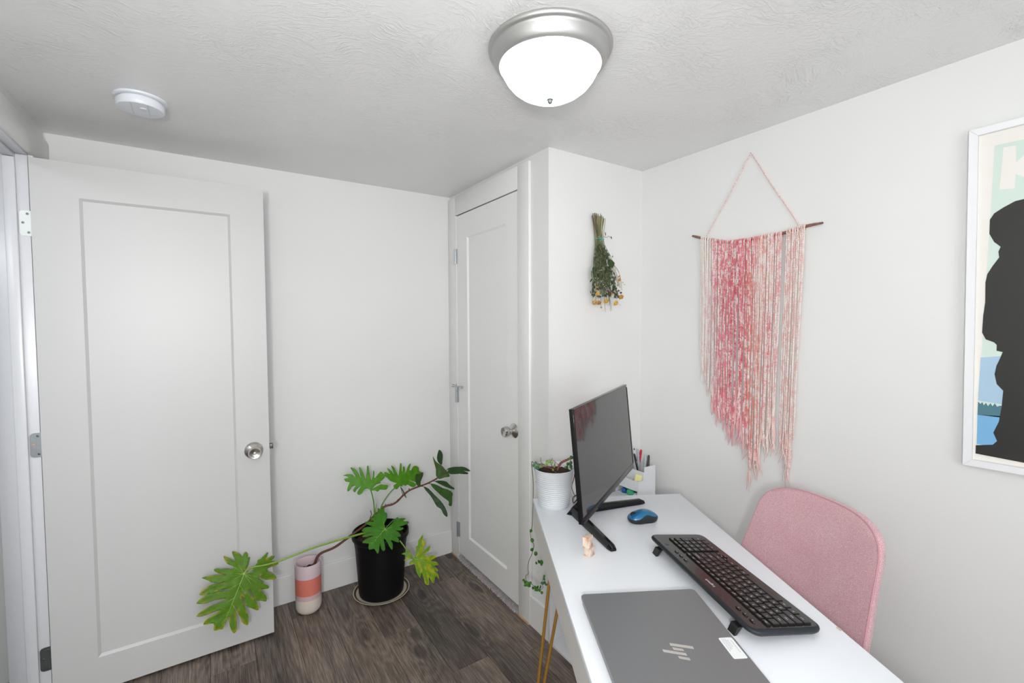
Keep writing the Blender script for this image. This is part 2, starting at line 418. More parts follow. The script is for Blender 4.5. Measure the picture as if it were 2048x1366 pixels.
def text_mesh(s, size):
    key = (s, size)
    if key not in _tc:
        cu = bpy.data.curves.new('lettering', 'FONT'); cu.body = s; cu.size = size; cu.align_x = 'CENTER'; cu.align_y = 'CENTER'
        cu.resolution_u = 2
        o = bpy.data.objects.new('lettering', cu); COL.objects.link(o)
        bpy.context.view_layer.update()
        me = bpy.data.meshes.new_from_object(o.evaluated_get(bpy.context.evaluated_depsgraph_get()))
        _tc[key] = ([tuple(v.co) for v in me.vertices], [tuple(p.vertices) for p in me.polygons])
        bpy.data.objects.remove(o); bpy.data.curves.remove(cu); bpy.data.meshes.remove(me)
    return _tc[key]
def lerp(a, b, t): return a+(b-a)*t
def mixc(a, b, t): return tuple(a[i]+(b[i]-a[i])*t for i in range(3))
# ================================================================ THE ROOM
XL, XR, YB, YR, ZC = -0.52, 1.85, 2.567, -1.70, 2.187
XC, YC = 1.252, 1.598          # closet side wall and closet front wall
# floor: sub-floor and planks
fl = box('floor', -1.75, 2.0, -1.85, 2.7, -0.12, -0.008, mat('sub_floor', (.05, .04, .035, 1), .8)); fl['kind'] = 'structure'
pw, first = .166, 1.137
ends = {0: [2.30, 1.08, -.14], 1: [2.47, 1.585, .36, -.86], -1: [1.66, .44, -.78], -2: [2.02, .80, -.42], -3: [1.30, .08, -1.14], -4: [2.40, 1.18, -.04],
        -5: [1.86, .64, -.58], -6: [2.19, .97, -.25], -7: [1.50, .28, -.94]}
for c in range(-17, 5):
    x0 = first+(c-1)*pw; x1 = x0+pw
    if x1 < -1.7 or x0 > 1.95: continue
    e = ends.get(c, [2.5-((c*7) % 5)*.24-k*1.22 for k in range(4)])
    e = [2.6]+[v for v in e if -1.8 < v < 2.6]+[-1.8]
    for a, b in zip(e, e[1:]):
        lo = max(x0, -1.7); hi = min(x1, 1.95)
        bm = bmesh.new(); vs = add_box(bm, lo+.0004, hi-.0004, b+.0005, a-.0005, -.008, 0)
        es = [ed for ed in bm.edges if all(abs(v.co.z) < 1e-6 for v in ed.verts)]
        bmesh.ops.bevel(bm, geom=es, offset=.0012, segments=1, affect='EDGES')
        from_bm('plank', bm, M_PLANK, fl)
structure('ceiling', -1.75, 2.0, -1.85, 2.7, ZC, ZC+.1, M_CEIL)
structure('wall_back', -.62, 2.0, YB, YB+.1, 0, ZC, M_WALL)
structure('wall_right', XR, XR+.1, -1.85, 2.7, 0, ZC, M_WALL)
def joined(name, boxes, m, kind='structure', bev=0):
    bm = bmesh.new()
    for b in boxes: add_box(bm, *b, bev=bev)
    o = from_bm(name, bm, m, smooth=bool(bev)); o['kind'] = kind; return o
# left wall with the doorway
DY0, DY1, DZ = 1.560, 2.335, 2.030
joined('wall_left', [(XL-.1, XL, -1.8, DY0-.02, 0, ZC), (XL-.1, XL, DY1+.02, YB, 0, ZC), (XL-.1, XL, DY0-.02, DY1+.02, DZ+.02, ZC)], M_WALL)
# rear wall with the window (behind the camera)
WX0, WX1, WZ0, WZ1 = -0.45, 0.95, .90, 2.0
joined('wall_rear', [(XL-.1, WX0, YR-.1, YR, 0, ZC), (WX1, XR, YR-.1, YR, 0, ZC), (WX0, WX1, YR-.1, YR, 0, WZ0), (WX0, WX1, YR-.1, YR, WZ1, ZC)], M_WALL)
# closet walls
joined('wall_closet_side', [(XC, XC+.1, YC, 1.806, 0, ZC), (XC, XC+.1, 2.482, YB, 0, ZC), (XC, XC+.1, 1.806, 2.482, 2.068, ZC)], M_WALL)
structure('wall_closet_front', XC+.1, XR, YC, YC+.1, 0, ZC, M_WALL)
# hallway beyond the doorway
joined('wall_hall', [(-1.7, -1.6, -1.8, 2.7, 0, ZC), (-1.6, -.62, 2.6, 2.7, 0, ZC), (-1.6, -.62, -1.85, -1.8, 0, ZC)], M_WALL)
# window behind the camera
w1 = empty('window_1', ((WX0+WX1)/2, YR-.05, WZ0)); w1['kind'] = 'structure'
def lbox(name, par, x0, x1, y0, y1, z0, z1, m, bev=0):
    """box given in world coordinates, parented to an unrotated empty"""
    L = par.location
    return box(name, x0-L.x, x1-L.x, y0-L.y, y1-L.y, z0-L.z, z1-L.z, m, par, bev)
for a in ((WX0, WX0+.05, WZ0, WZ1), (WX1-.05, WX1, WZ0, WZ1), (WX0+.05, WX1-.05, WZ0, WZ0+.05), (WX0+.05, WX1-.05, WZ1-.05, WZ1), (.225, .275, WZ0+.05, WZ1-.05)):
    lbox('window_frame', w1, a[0], a[1], YR-.08, YR-.02, a[2], a[3], M_TRIM, .004)
gm, gnt, gb = new_mat('window_glass')
tb = gnt.nodes.new('ShaderNodeBsdfTransparent'); gl = gnt.nodes.new('ShaderNodeBsdfGlossy'); gl.inputs['Roughness'].default_value = .02
gx = gnt.nodes.new('ShaderNodeMixShader'); gx.inputs[0].default_value = .06
gnt.links.new(tb.outputs[0], gx.inputs[1]); gnt.links.new(gl.outputs[0], gx.inputs[2]); gnt.links.new(gx.outputs[0], gnt.nodes['Material Output'].inputs[0])
for a, b in ((WX0+.05, .225), (.275, WX1-.05)):
    lbox('pane', w1, a, b, YR-.055, YR-.049, WZ0+.05, WZ1-.05, gm)
lbox('window_sill', w1, WX0-.05, WX1+.05, YR-.02, YR+.07, WZ0-.03, WZ0-.0005, M_TRIM, .004)

# baseboards
BH = .143
def baseboard(name, x0, x1, y0, y1):
    bm = bmesh.new(); add_box(bm, x0, x1, y0, y1, .0005, BH)
    es = [e for e in bm.edges if all(v.co.z > .1 for v in e.verts)]
    bmesh.ops.bevel(bm, geom=es, offset=.003, segments=2, affect='EDGES')
    o = from_bm(name, bm, M_TRIM, smooth=True, angle=50); o['kind'] = 'structure'; return o
baseboard('baseboard_back', XL+.0005, 1.2355, YB-.014, YB-.0005)
baseboard('baseboard_closet_side', XC-.0145, XC-.0005, YC-.0145, 1.7245)
baseboard('baseboard_closet_front', XC, XR-.0005, YC-.0145, YC-.0005)
baseboard('baseboard_right', XR-.014, XR-.0005, YR+.015, YC-.015)
baseboard('baseboard_rear', XL+.0005, XR-.015, YR+.0005, YR+.014)
baseboard('baseboard_left', XL+.0005, XL+.014, YR+.015, DY0-.10)

# closet door casing (trim_1): left board, right board, head board, jamb bead
t1 = empty('trim_1', (XC, 2.14, 0)); t1['kind'] = 'structure'
lbox('casing_board', t1, 1.236, XC-.0005, 2.473, 2.5665, .001, 2.165, M_TRIM, .002)
lbox('casing_board', t1, 1.236, XC-.0005, 1.725, 1.818, .001, 2.165, M_TRIM, .002)
lbox('casing_head', t1, 1.236, XC-.0005, 1.8185, 2.4725, 2.058, 2.165, M_TRIM, .002)
lbox('jamb', t1, 1.238, XC+.12, 2.4725, 2.481, .001, 2.066, M_TRIM)
lbox('jamb', t1, 1.2362, 1.247, 2.459, 2.4725, .03, 2.057, M_TRIM, .002)
lbox('jamb', t1, 1.246, XC+.12, 1.807, 1.8185, .001, 2.066, M_TRIM)
lbox('head_jamb', t1, 1.246, XC+.12, 1.8185, 2.4725, 2.058, 2.067, M_TRIM)
lbox('raw_wood_end', t1, 1.230, 1.2358, 2.476, 2.5525, .0005, .007, M_RAW)
lbox('raw_wood_end', t1, 1.230, 1.2358, 1.7265, 1.8175, .0005, .007, M_RAW)
# doorway lining (trim_2)
t2 = empty('trim_2', (XL, 1.95, 0)); t2['kind'] = 'structure'
lbox('jamb', t2, XL-.105, XL+.004, DY1, DY1+.019, .001, DZ+.0, M_JAMB, .001)
lbox('jamb', t2, XL-.105, XL+.004, DY0-.019, DY0, .001, DZ+.0, M_JAMB, .001)
lbox('head_jamb', t2, XL-.105, XL+.004, DY0-.019, DY1+.019, DZ+.0005, DZ+.0195, M_JAMB, .001)
lbox('door_stop', t2, -.578, -.546, DY1-.013, DY1-.0005, .001, DZ-.013, M_JAMB, .0025)
lbox('door_stop', t2, -.578, -.546, DY0+.0005, DY0+.013, .001, DZ-.013, M_JAMB, .0025)
lbox('door_stop', t2, -.578, -.546, DY0+.0005, DY1-.0005, DZ-.0125, DZ, M_JAMB, .0025)
lbox('casing_head', t2, XL+.0005, XL+.016, DY0-.07, YB-.0155, DZ+.006, DZ+.108, M_TRIM, .002)
lbox('casing_board', t2, XL+.0005, XL+.016, DY1+.012, DY1+.085, .001, DZ+.0055, M_TRIM, .002)
lbox('casing_board', t2, XL+.0005, XL+.016, DY0-.085, DY0-.006, .001, DZ+.0055, M_TRIM, .002)

# ---------------------------------------------------------------- doors
def panel_door(name, w, h, t, a0, a1, b0, b1, m, parent, dep=.009, sl=.009):
    """slab in x (0..w), z (0..h), y (0 front .. t back); recessed flat panel a0..a1, b0..b1 on the front"""
    bm = bmesh.new()
    def ring(x0, x1, z0, z1, y): return [bm.verts.new(p) for p in ((x0, y, z0), (x1, y, z0), (x1, y, z1), (x0, y, z1))]
    o = ring(0, w, 0, h, 0); p = ring(a0, a1, b0, b1, 0); q = ring(a0+sl, a1-sl, b0+sl, b1-sl, dep); k = ring(0, w, 0, h, t)
    for r0, r1 in ((o, p), (p, q), (k, o)):
        for i in range(4): bm.faces.new((r0[i], r0[(i+1) % 4], r1[(i+1) % 4], r1[i]))
    bm.faces.new(q); bm.faces.new(k[::-1])
    return from_bm(name, bm, m, parent)
KNOB_ROSE = [(0, 0), (.0355, 0), (.0368, .002), (.035, .004), (.024, .012), (.0145, .0175), (.012, .020), (.0115, .028)]
KNOB = [(.0115, .026), (.013, .030), (.020, .033), (.0245, .038), (.0262, .046), (.0258, .054), (.0235, .062), (.0225, .0645), (.0205, .0645), (.016, .0625), (.006, .0600), (0, .0600)]
# open entry door
d1 = empty('door_1', (-.512, 2.325, .012)); d1['kind'] = 'structure'
tag(d1, 'open white one-panel door with a round nickel knob, hinged at the left doorway')
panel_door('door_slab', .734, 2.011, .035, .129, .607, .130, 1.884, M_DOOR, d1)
lathe('knob_rose', KNOB_ROSE, M_STEEL, d1, loc=(.672, 0, .854), axis='-Y')
kn = lathe('door_knob', KNOB, M_STEEL, d1, loc=(.672, 0, .854), axis='-Y')
lathe('key_cylinder', [(.0055, .0595), (.0055, .0625), (.004, .0632), (0, .0632)], M_SATIN, kn, seg=20, loc=(.672, 0, .854), axis='-Y')
box('latch_plate', .7335, .735, .006, .030, .845, .880, M_ZINC, d1)
box('latch', .7355, .7500, .004, .024, .850, .872, M_DARKHINGE, d1, .002)
for z, m, lab in ((1.733, M_WHITEHINGE, 'pale painted hinge leaf with three screws'), (.935, M_ZINC, 'grey zinc hinge leaf with a missing screw'), (.135, M_DARKHINGE, 'dark metal hinge leaf near the floor')):
    # leaf screwed to the door lining, seen beside the door's hinged edge
    o2 = rrect(-.5435, -.500, z, z+.089, .012)
    bm = bmesh.new()
    ys = (DY1-.0026, DY1-.0002)
    va = [bm.verts.new((x+.512, ys[0]-2.325, zz)) for x, zz in o2]; vb = [bm.verts.new((x+.512, ys[1]-2.325, zz)) for x, zz in o2]
    bm.faces.new(va); bm.faces.new(vb[::-1])
    for i in range(len(va)): bm.faces.new((va[i], vb[i], vb[(i+1) % len(va)], va[(i+1) % len(va)]))
    hg = from_bm('hinge', bm, m, d1); hg['label'] = lab
    hg.location.z = 0
    for sx, sz in ((-.522, z+.078), (-.534, z+.046), (-.520, z+.012)):
        lathe('screw', [(0, .0012), (.0022, .0010), (.0042, .0006), (.0042, 0)], M_RAW if (m is M_ZINC and abs(sx+.534) < .001) else M_DARKHINGE, hg, seg=14, loc=(sx+.512, DY1-.0026-2.325, sz), axis='-Y')
    tube('hinge_pin', [(-.004, .041, z-.001), (-.004, .041, z+.090)], .0055, m, d1, 10)
# closet door (local x runs from the hinges towards the room side)
d2 = empty('door_2', (1.2405, 2.457, .040), rz=R(-90)); d2['kind'] = 'structure'
tag(d2, 'closed narrow white one-panel closet door with nickel knob')
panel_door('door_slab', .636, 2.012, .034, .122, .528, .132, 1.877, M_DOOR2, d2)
lathe('knob_rose', KNOB_ROSE, M_STEEL, d2, loc=(.602, 0, .862), axis='-Y')
lathe('door_knob', KNOB, M_STEEL, d2, loc=(.602, 0, .862), axis='-Y')
for z in (1.734, .915, .098):
    hg = empty('hinge'); hg.parent = d2; 
    bm = bmesh.new()
    for k in range(5):
        z0 = z+k*.0182
        add_tube(bm, [(-.008, -.008, z0), (-.008, -.008, z0+.0172)], .0062, 12)
    from_bm('hinge_knuckle', bm, M_ZINC, hg, smooth=True)
    box('hinge_leaf', -.002, .010, -.0035, -.0005, z+.001, z+.089, M_ZINC, hg)
    if .5 < z < 1.2:
        tube('door_stop_bolt', [(-.030, -.020, z+.098), (.062, -.012, z+.098)], .0042, M_STEEL, hg, 10)
        for xx, yy in ((-.030, -.020), (.062, -.012)):
            tube('bolt_head', [(xx-.003, yy, z+.098), (xx+.008, yy, z+.098)], .0085, M_STEEL, hg, 12)
        tube('hinge_pin', [(-.008, -.008, z+.088), (-.008, -.008, z+.112)], .004, M_ZINC, hg, 10)
# shaggy carpet that shows under the closet door
bm = bmesh.new(); add_box(bm, 1.246, 1.7, 1.83, 2.46, .0005, .010)
rnd = random.Random(3)
for i in range(2600):
    x = rnd.uniform(1.228, 1.30); y = rnd.uniform(1.825, 2.468); h = rnd.uniform(.012, .032); r = rnd.uniform(.002, .0035)
    dx, dy = rnd.uniform(-.008, .006), rnd.uniform(-.007, .007)
    b = [bm.verts.new((x+r*math.cos(a), y+r*math.sin(a), .0008 if x < 1.246 else .009)) for a in (0, 2.1, 4.2)]
    t = bm.verts.new((x+dx, y+dy, h))
    for k in range(3): bm.faces.new((b[k], b[(k+1) % 3], t))
tag(from_bm('carpet', bm, M_CARPET), 'grey shaggy carpet showing under the closed closet door', 'carpet', kind='stuff')

# ---------------------------------------------------------------- ceiling light
cl = empty('ceiling_light', (.812, 1.03, ZC)); tag(cl, 'flush round ceiling light with nickel ring and lit glass bowl', 'ceiling light')
ring = [(.150, -.0005), (.168, -.0005), (.171, -.004), (.1705, -.010), (.167, -.014), (.163, -.015), (.161, -.017), (.1595, -.022), (.157, -.034), (.150, -.046), (.144, -.051), (.141, -.052), (.139, -.050), (.137, -.046), (.137, -.030)]
lathe('ring', ring, M_SATIN, cl, 96, angle=50)
bowl = [(.1375, -.038), (.1375, -.046), (.136, -.055), (.131, -.068), (.122, -.084), (.108, -.101), (.090, -.115), (.068, -.127), (.042, -.135), (.018, -.1385), (0, -.139)]
lathe('glass_bowl', bowl, M_GLASS, cl, 96, angle=80)
lathe('finial', [(.0085, -.1370), (.0085, -.140), (.006, -.1405), (.006, -.146), (.004, -.149), (0, -.1495)], M_DARKHINGE, cl, 20)
# smoke detector
sd = empty('smoke_detector', (-.166, 2.010, ZC)); tag(sd, 'round white smoke detector on the ceiling above the open door', 'smoke detector')
lathe('mounting_plate', [(0, -.0005), (.0735, -.0005), (.0745, -.003), (.0735, -.007), (.070, -.009), (.066, -.010), (.062, -.010)], M_PLAST, sd, 64)
lathe('housing', [(.061, -.008), (.061, -.013), (.0655, -.015), (.0665, -.018), (.0655, -.034), (.063, -.0375), (.058, -.038), (.030, -.0385), (0, -.0385)], M_PLAST, sd, 64)
lathe('test_button', [(.010, -.0380), (.010, -.0400), (.009, -.0405), (0, -.0405)], M_PLAST, sd, 24, loc=(.008, -.018, 0))
bm = bmesh.new()
add_box(bm, -.0225, -.0215, -.055, .040, -.0392, -.0383); add_box(bm, .0215, .0225, -.055, .040, -.0392, -.0383)
for a in range(0, 360, 15): add_box(bm, *(lambda x, y: (x-.0004, x+.0004, y-.0004, y+.0004))(.045*math.cos(R(a)), .045*math.sin(R(a))), -.0391, -.0383)
from_bm('cover_ridges', bm, mat('grey_plastic_line', (.5, .53, .57, 1), .5), sd)
# measured shapes, in metres (leaf outlines: millimetres in the leaf's own plane)
G = {
 'L1': {"P":[0.081,2.255,0.296],"N":[0.094,-0.94,0.329],"o":[[28,55],[32,65],[42,77],[49,93],[54,110],[52,114],[46,111],[48,127],[43,136],[36,137],[32,129],[25,122],[20,132],[14,140],[-3,152],[-10,152],[-7,135],[-1,112],[-16,124],[-39,144],[-42,141],[-36,120],[-28,108],[-10,94],[-9,86],[-14,82],[-40,94],[-56,96],[-66,103],[-80,104],[-76,94],[-67,86],[-52,75],[-37,66],[-68,78],[-93,83],[-123,85],[-114,77],[-99,65],[-90,56],[-75,49],[-49,44],[-44,40],[-90,47],[-108,42],[-127,34],[-135,23],[-118,16],[-84,15],[-56,15],[-28,11],[-35,5],[-56,9],[-82,13],[-108,13],[-128,9],[-146,-4],[-139,-11],[-112,-18],[-84,-16],[-50,-22],[-47,-25],[-53,-30],[-72,-32],[-100,-33],[-126,-39],[-141,-47],[-149,-55],[-139,-60],[-117,-62],[-89,-60],[-65,-61],[-77,-66],[-97,-72],[-118,-79],[-127,-91],[-124,-96],[-107,-99],[-93,-102],[-92,-112],[-94,-126],[-88,-132],[-73,-134],[-63,-136],[-58,-126],[-49,-113],[-41,-96],[-38,-105],[-38,-125],[-33,-150],[-26,-166],[-17,-165],[-13,-149],[-12,-115],[-11,-93],[-16,-64],[-11,-70],[-7,-91],[2,-112],[5,-130],[13,-145],[23,-153],[29,-151],[32,-123],[27,-104],[20,-75],[20,-67],[10,-34],[16,-35],[20,-46],[24,-71],[34,-86],[47,-95],[64,-110],[72,-109],[71,-91],[61,-67],[48,-45],[38,-16],[47,-23],[54,-46],[63,-66],[70,-73],[85,-78],[103,-88],[106,-71],[98,-56],[90,-43],[85,-33],[100,-36],[119,-38],[112,-23],[96,-13],[97,-2],[86,5],[75,21],[87,15],[109,-1],[126,-5],[143,-12],[151,-9],[148,5],[134,18],[118,30],[116,41],[125,45],[146,45],[164,49],[159,59],[148,66],[133,70],[149,79],[152,87],[138,90],[117,87],[127,106],[123,110],[109,101],[95,92],[83,90],[81,80],[75,73],[65,64],[56,50],[44,48],[32,50]],"a":[28,51]},
 'L2': {"P":[0.66,2.38,0.615],"N":[-0.097,-0.966,0.241],"o":[[25,-51],[10,-40],[-9,-46],[-17,-60],[-33,-65],[-41,-53],[-26,-32],[-21,-22],[-42,-37],[-51,-50],[-60,-37],[-46,-18],[-62,-18],[-70,-30],[-85,-41],[-86,-25],[-77,-5],[-74,5],[-91,10],[-99,25],[-78,25],[-87,37],[-104,40],[-82,45],[-59,39],[-42,23],[-48,40],[-63,69],[-62,76],[-44,66],[-32,51],[-21,23],[-16,17],[-22,44],[-23,71],[-14,64],[-4,39],[5,8],[12,39],[17,72],[24,70],[26,48],[29,10],[34,-2],[43,18],[46,44],[52,36],[49,6],[62,15],[82,33],[93,26],[103,12],[101,-2],[79,-17],[80,-26],[57,-27],[34,-45],[61,-36],[81,-30],[92,-35],[116,-41],[112,-58],[98,-62],[74,-56],[62,-65],[49,-57],[31,-54]],"a":[25,-51]},
 'L3': {"P":[0.879,2.41,0.594],"N":[0.098,-0.976,0.195],"o":[[-35,-55],[-45,-64],[-60,-58],[-63,-40],[-42,-34],[-57,-26],[-82,-11],[-93,6],[-105,19],[-104,39],[-87,31],[-76,23],[-86,52],[-82,54],[-63,33],[-52,14],[-63,61],[-58,63],[-46,49],[-34,16],[-29,3],[-20,36],[-9,67],[-3,61],[-7,27],[-2,21],[4,45],[13,43],[12,18],[16,11],[32,40],[50,54],[51,45],[40,24],[49,16],[64,33],[83,35],[101,20],[101,2],[131,-15],[113,-21],[96,-29],[110,-46],[99,-56],[73,-53],[30,-32],[51,-48],[72,-64],[58,-76],[36,-68],[18,-54],[5,-58],[-10,-49],[-14,-58],[-25,-51]],"a":[-35,-49]},
 'L4': {"P":[0.718,2.27,0.379],"N":[-0.078,-0.778,0.623],"o":[[9,7],[10,34],[27,57],[31,84],[20,92],[22,119],[10,127],[0,112],[-10,120],[-16,93],[-25,90],[-39,92],[-36,70],[-50,83],[-49,67],[-38,52],[-58,60],[-84,61],[-75,49],[-49,31],[-77,36],[-98,30],[-102,20],[-80,10],[-55,4],[-81,5],[-102,-1],[-98,-9],[-67,-11],[-50,-14],[-89,-21],[-107,-33],[-96,-39],[-77,-44],[-82,-64],[-76,-75],[-55,-75],[-45,-97],[-37,-99],[-29,-73],[-24,-56],[-22,-79],[-14,-95],[-3,-89],[-4,-58],[-3,-37],[10,-56],[17,-78],[27,-98],[33,-92],[36,-72],[29,-52],[46,-61],[68,-71],[69,-53],[53,-34],[70,-45],[84,-43],[74,-22],[57,-8],[75,-15],[97,-14],[101,-4],[78,3],[106,6],[132,12],[131,23],[104,28],[122,38],[107,44],[85,46],[84,53],[69,49],[52,31],[25,12]],"a":[9,7]},
 'L5': {"P":[0.911,2.23,0.181],"N":[-0.176,-0.88,0.44],"o":[[-45,22],[-55,39],[-59,60],[-70,67],[-78,61],[-100,58],[-103,53],[-77,40],[-95,23],[-87,20],[-60,23],[-49,18],[-69,9],[-67,-4],[-46,-3],[-39,-20],[-38,-40],[-27,-65],[-19,-76],[-14,-57],[-9,-55],[-1,-87],[2,-105],[18,-117],[24,-107],[25,-77],[31,-91],[41,-109],[52,-110],[57,-88],[66,-82],[78,-100],[75,-77],[58,-56],[74,-61],[72,-48],[49,-31],[80,-32],[73,-15],[41,-4],[73,6],[68,17],[43,21],[10,23],[40,48],[47,65],[37,67],[7,49],[21,83],[20,99],[11,97],[15,126],[10,128],[-4,113],[-13,104],[-18,82],[-29,76],[-30,50]],"a":[-45,22]},
 'F1': {"P":[1.018,2.24,0.715],"N":[0.0,-0.981,0.196],"o":[[6,-44],[-13,-25],[-18,-2],[-11,25],[-4,38],[10,27],[17,4],[13,-23]],"a":[4,-44]},
 'F2': {"P":[0.993,2.19,0.666],"N":[-0.195,-0.976,0.098],"o":[[-34,72],[-20,45],[-4,30],[16,14],[32,-7],[51,-32],[48,-45],[25,-45],[-1,-50],[-13,-43],[-20,-28],[-19,1],[-26,30],[-33,58]],"a":[-13,-44]},
 'F3': {"P":[1.097,2.17,0.655],"N":[0.0,-0.743,0.669],"o":[[-70,9],[-38,16],[4,12],[40,4],[67,-20],[38,-17],[-2,-6],[-37,2]],"a":[-69,7]},
 'F4': {"P":[1.082,2.16,0.643],"N":[0.0,-0.958,0.287],"o":[[-54,18],[-18,18],[9,12],[53,-13],[48,-21],[9,-11],[-45,-3]],"a":[-54,10]},
 'F5': {"P":[1.033,2.2,0.574],"N":[0.0,-0.857,0.514],"o":[[-56,29],[-20,25],[8,14],[24,-6],[47,-25],[44,-33],[17,-22],[-15,-4],[-46,19]],"a":[-56,28]},
 'F6': {"P":[1.014,2.19,0.528],"N":[0.098,-0.976,0.195],"o":[[-66,71],[-32,56],[-3,34],[27,19],[48,-3],[42,-23],[35,-60],[23,-64],[15,-55],[20,-40],[-9,-11],[-36,22],[-61,52]],"a":[-66,70]},
 'F7': {"P":[0.978,2.2,0.494],"N":[-0.192,-0.962,0.192],"o":[[-63,86],[-38,72],[-7,35],[20,4],[41,-31],[51,-65],[46,-81],[28,-61],[20,-39],[-1,-22],[-14,4],[-29,33],[-53,65]],"a":[-63,86]},
 'F8': {"P":[0.901,2.25,0.614],"N":[0.195,-0.976,0.098],"o":[[-21,33],[-2,29],[23,32],[24,12],[11,-13],[9,-37],[-1,-40],[-16,-23],[-24,7]],"a":[0,-40]},
 'F9': {"P":[0.852,2.34,0.526],"N":[0.195,-0.976,0.098],"o":[[-18,37],[-3,16],[8,-9],[16,-36],[4,-20],[-7,11]],"a":[-16,35]},
 'fig_stem': [[0.418,2.43,0.226],[0.443,2.42,0.274],[0.513,2.41,0.294],[0.598,2.39,0.347],[0.658,2.37,0.389],[0.688,2.36,0.42],[0.714,2.35,0.444],[0.751,2.34,0.473],[0.786,2.33,0.479],[0.811,2.32,0.494],[0.834,2.3,0.526],[0.861,2.28,0.553],[0.9,2.26,0.57],[0.934,2.24,0.583],[0.961,2.22,0.599],[0.983,2.2,0.616]],
 'pet1': [[0.72,2.36,0.308],[0.657,2.31,0.37],[0.556,2.28,0.386],[0.461,2.27,0.388],[0.371,2.262,0.385],[0.297,2.258,0.376],[0.238,2.262,0.366],[0.187,2.268,0.362],[0.145,2.268,0.366],[0.119,2.262,0.365],[0.107,2.257,0.354]],
 'pet2': [[0.713,2.38,0.302],[0.711,2.385,0.395],[0.707,2.385,0.476],[0.7,2.385,0.525],[0.689,2.38,0.561]],
 'pet3': [[0.724,2.38,0.291],[0.734,2.39,0.387],[0.75,2.395,0.457],[0.784,2.4,0.502],[0.82,2.405,0.532],[0.849,2.408,0.541]],
 'pet4': [[0.754,2.4,0.27],[0.83,2.42,0.325],[0.804,2.36,0.381],[0.728,2.275,0.384]],
 'pet5': [[0.757,2.37,0.276],[0.788,2.3,0.322],[0.797,2.25,0.313],[0.823,2.235,0.27],[0.848,2.232,0.233],[0.863,2.23,0.211]],
 'stick': [[1.835,1.297,1.817],[1.835,1.246,1.799],[1.835,1.188,1.779],[1.835,1.139,1.765],[1.835,1.093,1.76],[1.835,1.045,1.76],[1.835,0.996,1.762],[1.835,0.962,1.763],[1.835,0.922,1.764],[1.835,0.881,1.768],[1.835,0.839,1.776],[1.835,0.801,1.779],[1.835,0.768,1.78]],
 'cord': [[1.84,1.231,1.804],[1.84,1.039,2.111],[1.84,1.033,2.105],[1.84,0.845,1.782]],
 'ends': [[1.835,1.246,1.234],[1.835,1.232,1.16],[1.835,1.168,1.05],[1.835,1.12,0.991],[1.835,1.08,1.02],[1.835,1.052,0.982],[1.835,1.024,0.913],[1.835,1.01,0.768],[1.835,0.986,0.891],[1.835,0.957,0.949],[1.835,0.942,0.983],[1.835,0.912,0.959],[1.835,0.887,0.904],[1.835,0.862,0.817],[1.835,0.852,1.001],[1.835,0.844,1.052]],
 'tops': [[1.835,1.248,1.796],[1.835,0.828,1.779]],
 'rock': [[1.83,0.268,1.752],[1.83,0.282,1.754],[1.83,0.298,1.752],[1.83,0.319,1.74],[1.83,0.337,1.727],[1.83,0.345,1.711],[1.83,0.345,1.672],[1.83,0.335,1.648],[1.83,0.322,1.633],[1.83,0.326,1.62],[1.83,0.324,1.604],[1.83,0.336,1.582],[1.83,0.346,1.56],[1.83,0.349,1.537],[1.83,0.348,1.482],[1.83,0.351,1.443],[1.83,0.352,1.396],[1.83,0.344,1.377],[1.83,0.327,1.369],[1.83,0.322,1.362],[1.83,0.322,1.346],[1.83,0.31,1.343],[1.83,0.314,1.327],[1.83,0.321,1.304],[1.83,0.324,1.28],[1.83,0.319,1.253],[1.83,0.306,1.236],[1.83,0.308,1.189],[1.83,0.312,1.149],[1.83,0.322,1.116],[1.83,0.314,1.094],[1.83,0.322,1.082],[1.83,0.356,1.073],[1.83,0.356,1.049],[1.83,0.262,1.046]],
 'K': [[1.83,0.324,1.903],[1.83,0.301,1.901],[1.83,0.3,1.786],[1.83,0.329,1.79],[1.83,0.3,1.847],[1.83,0.286,1.878],[1.83,0.284,1.81]],
 'print': [[1.83,0.341,1.913],[1.83,0.286,1.913],[1.83,0.356,1.049]],
 'poster_lines': [[1.83,0.353,1.325],[1.83,0.315,1.331],[1.83,0.355,1.202],[1.83,0.344,1.19],[1.83,0.339,1.194],[1.83,0.33,1.187],[1.83,0.322,1.196],[1.83,0.308,1.189],[1.83,0.355,1.161],[1.83,0.308,1.165],[1.83,0.354,1.077]],
 'frame': [[1.83,0.382,1.967],[1.83,0.394,1.011],[1.83,0.366,1.942],[1.83,0.373,1.03]],
 'vine': [[1.059,1.46,0.673],[1.06,1.46,0.624],[1.05,1.46,0.603],[1.056,1.46,0.562],[1.068,1.46,0.54],[1.059,1.46,0.508],[1.044,1.46,0.483],[1.038,1.46,0.456],[1.041,1.46,0.431],[1.027,1.46,0.426],[1.032,1.46,0.405],[1.062,1.46,0.378],[1.079,1.46,0.36],[1.103,1.46,0.347],[1.113,1.46,0.354],[1.107,1.46,0.373],[1.116,1.46,0.388]],
 'vleaf': [[1.047,1.455,0.606],[1.053,1.455,0.565],[1.05,1.455,0.53],[1.07,1.455,0.51],[1.085,1.455,0.469],[1.097,1.455,0.458],[1.103,1.455,0.463],[1.017,1.455,0.409],[1.026,1.455,0.399],[1.035,1.455,0.389],[1.043,1.455,0.396],[1.067,1.455,0.372],[1.079,1.455,0.359],[1.091,1.455,0.364],[1.101,1.455,0.338],[1.106,1.455,0.374],[1.112,1.455,0.391],[1.124,1.455,0.365]],
}
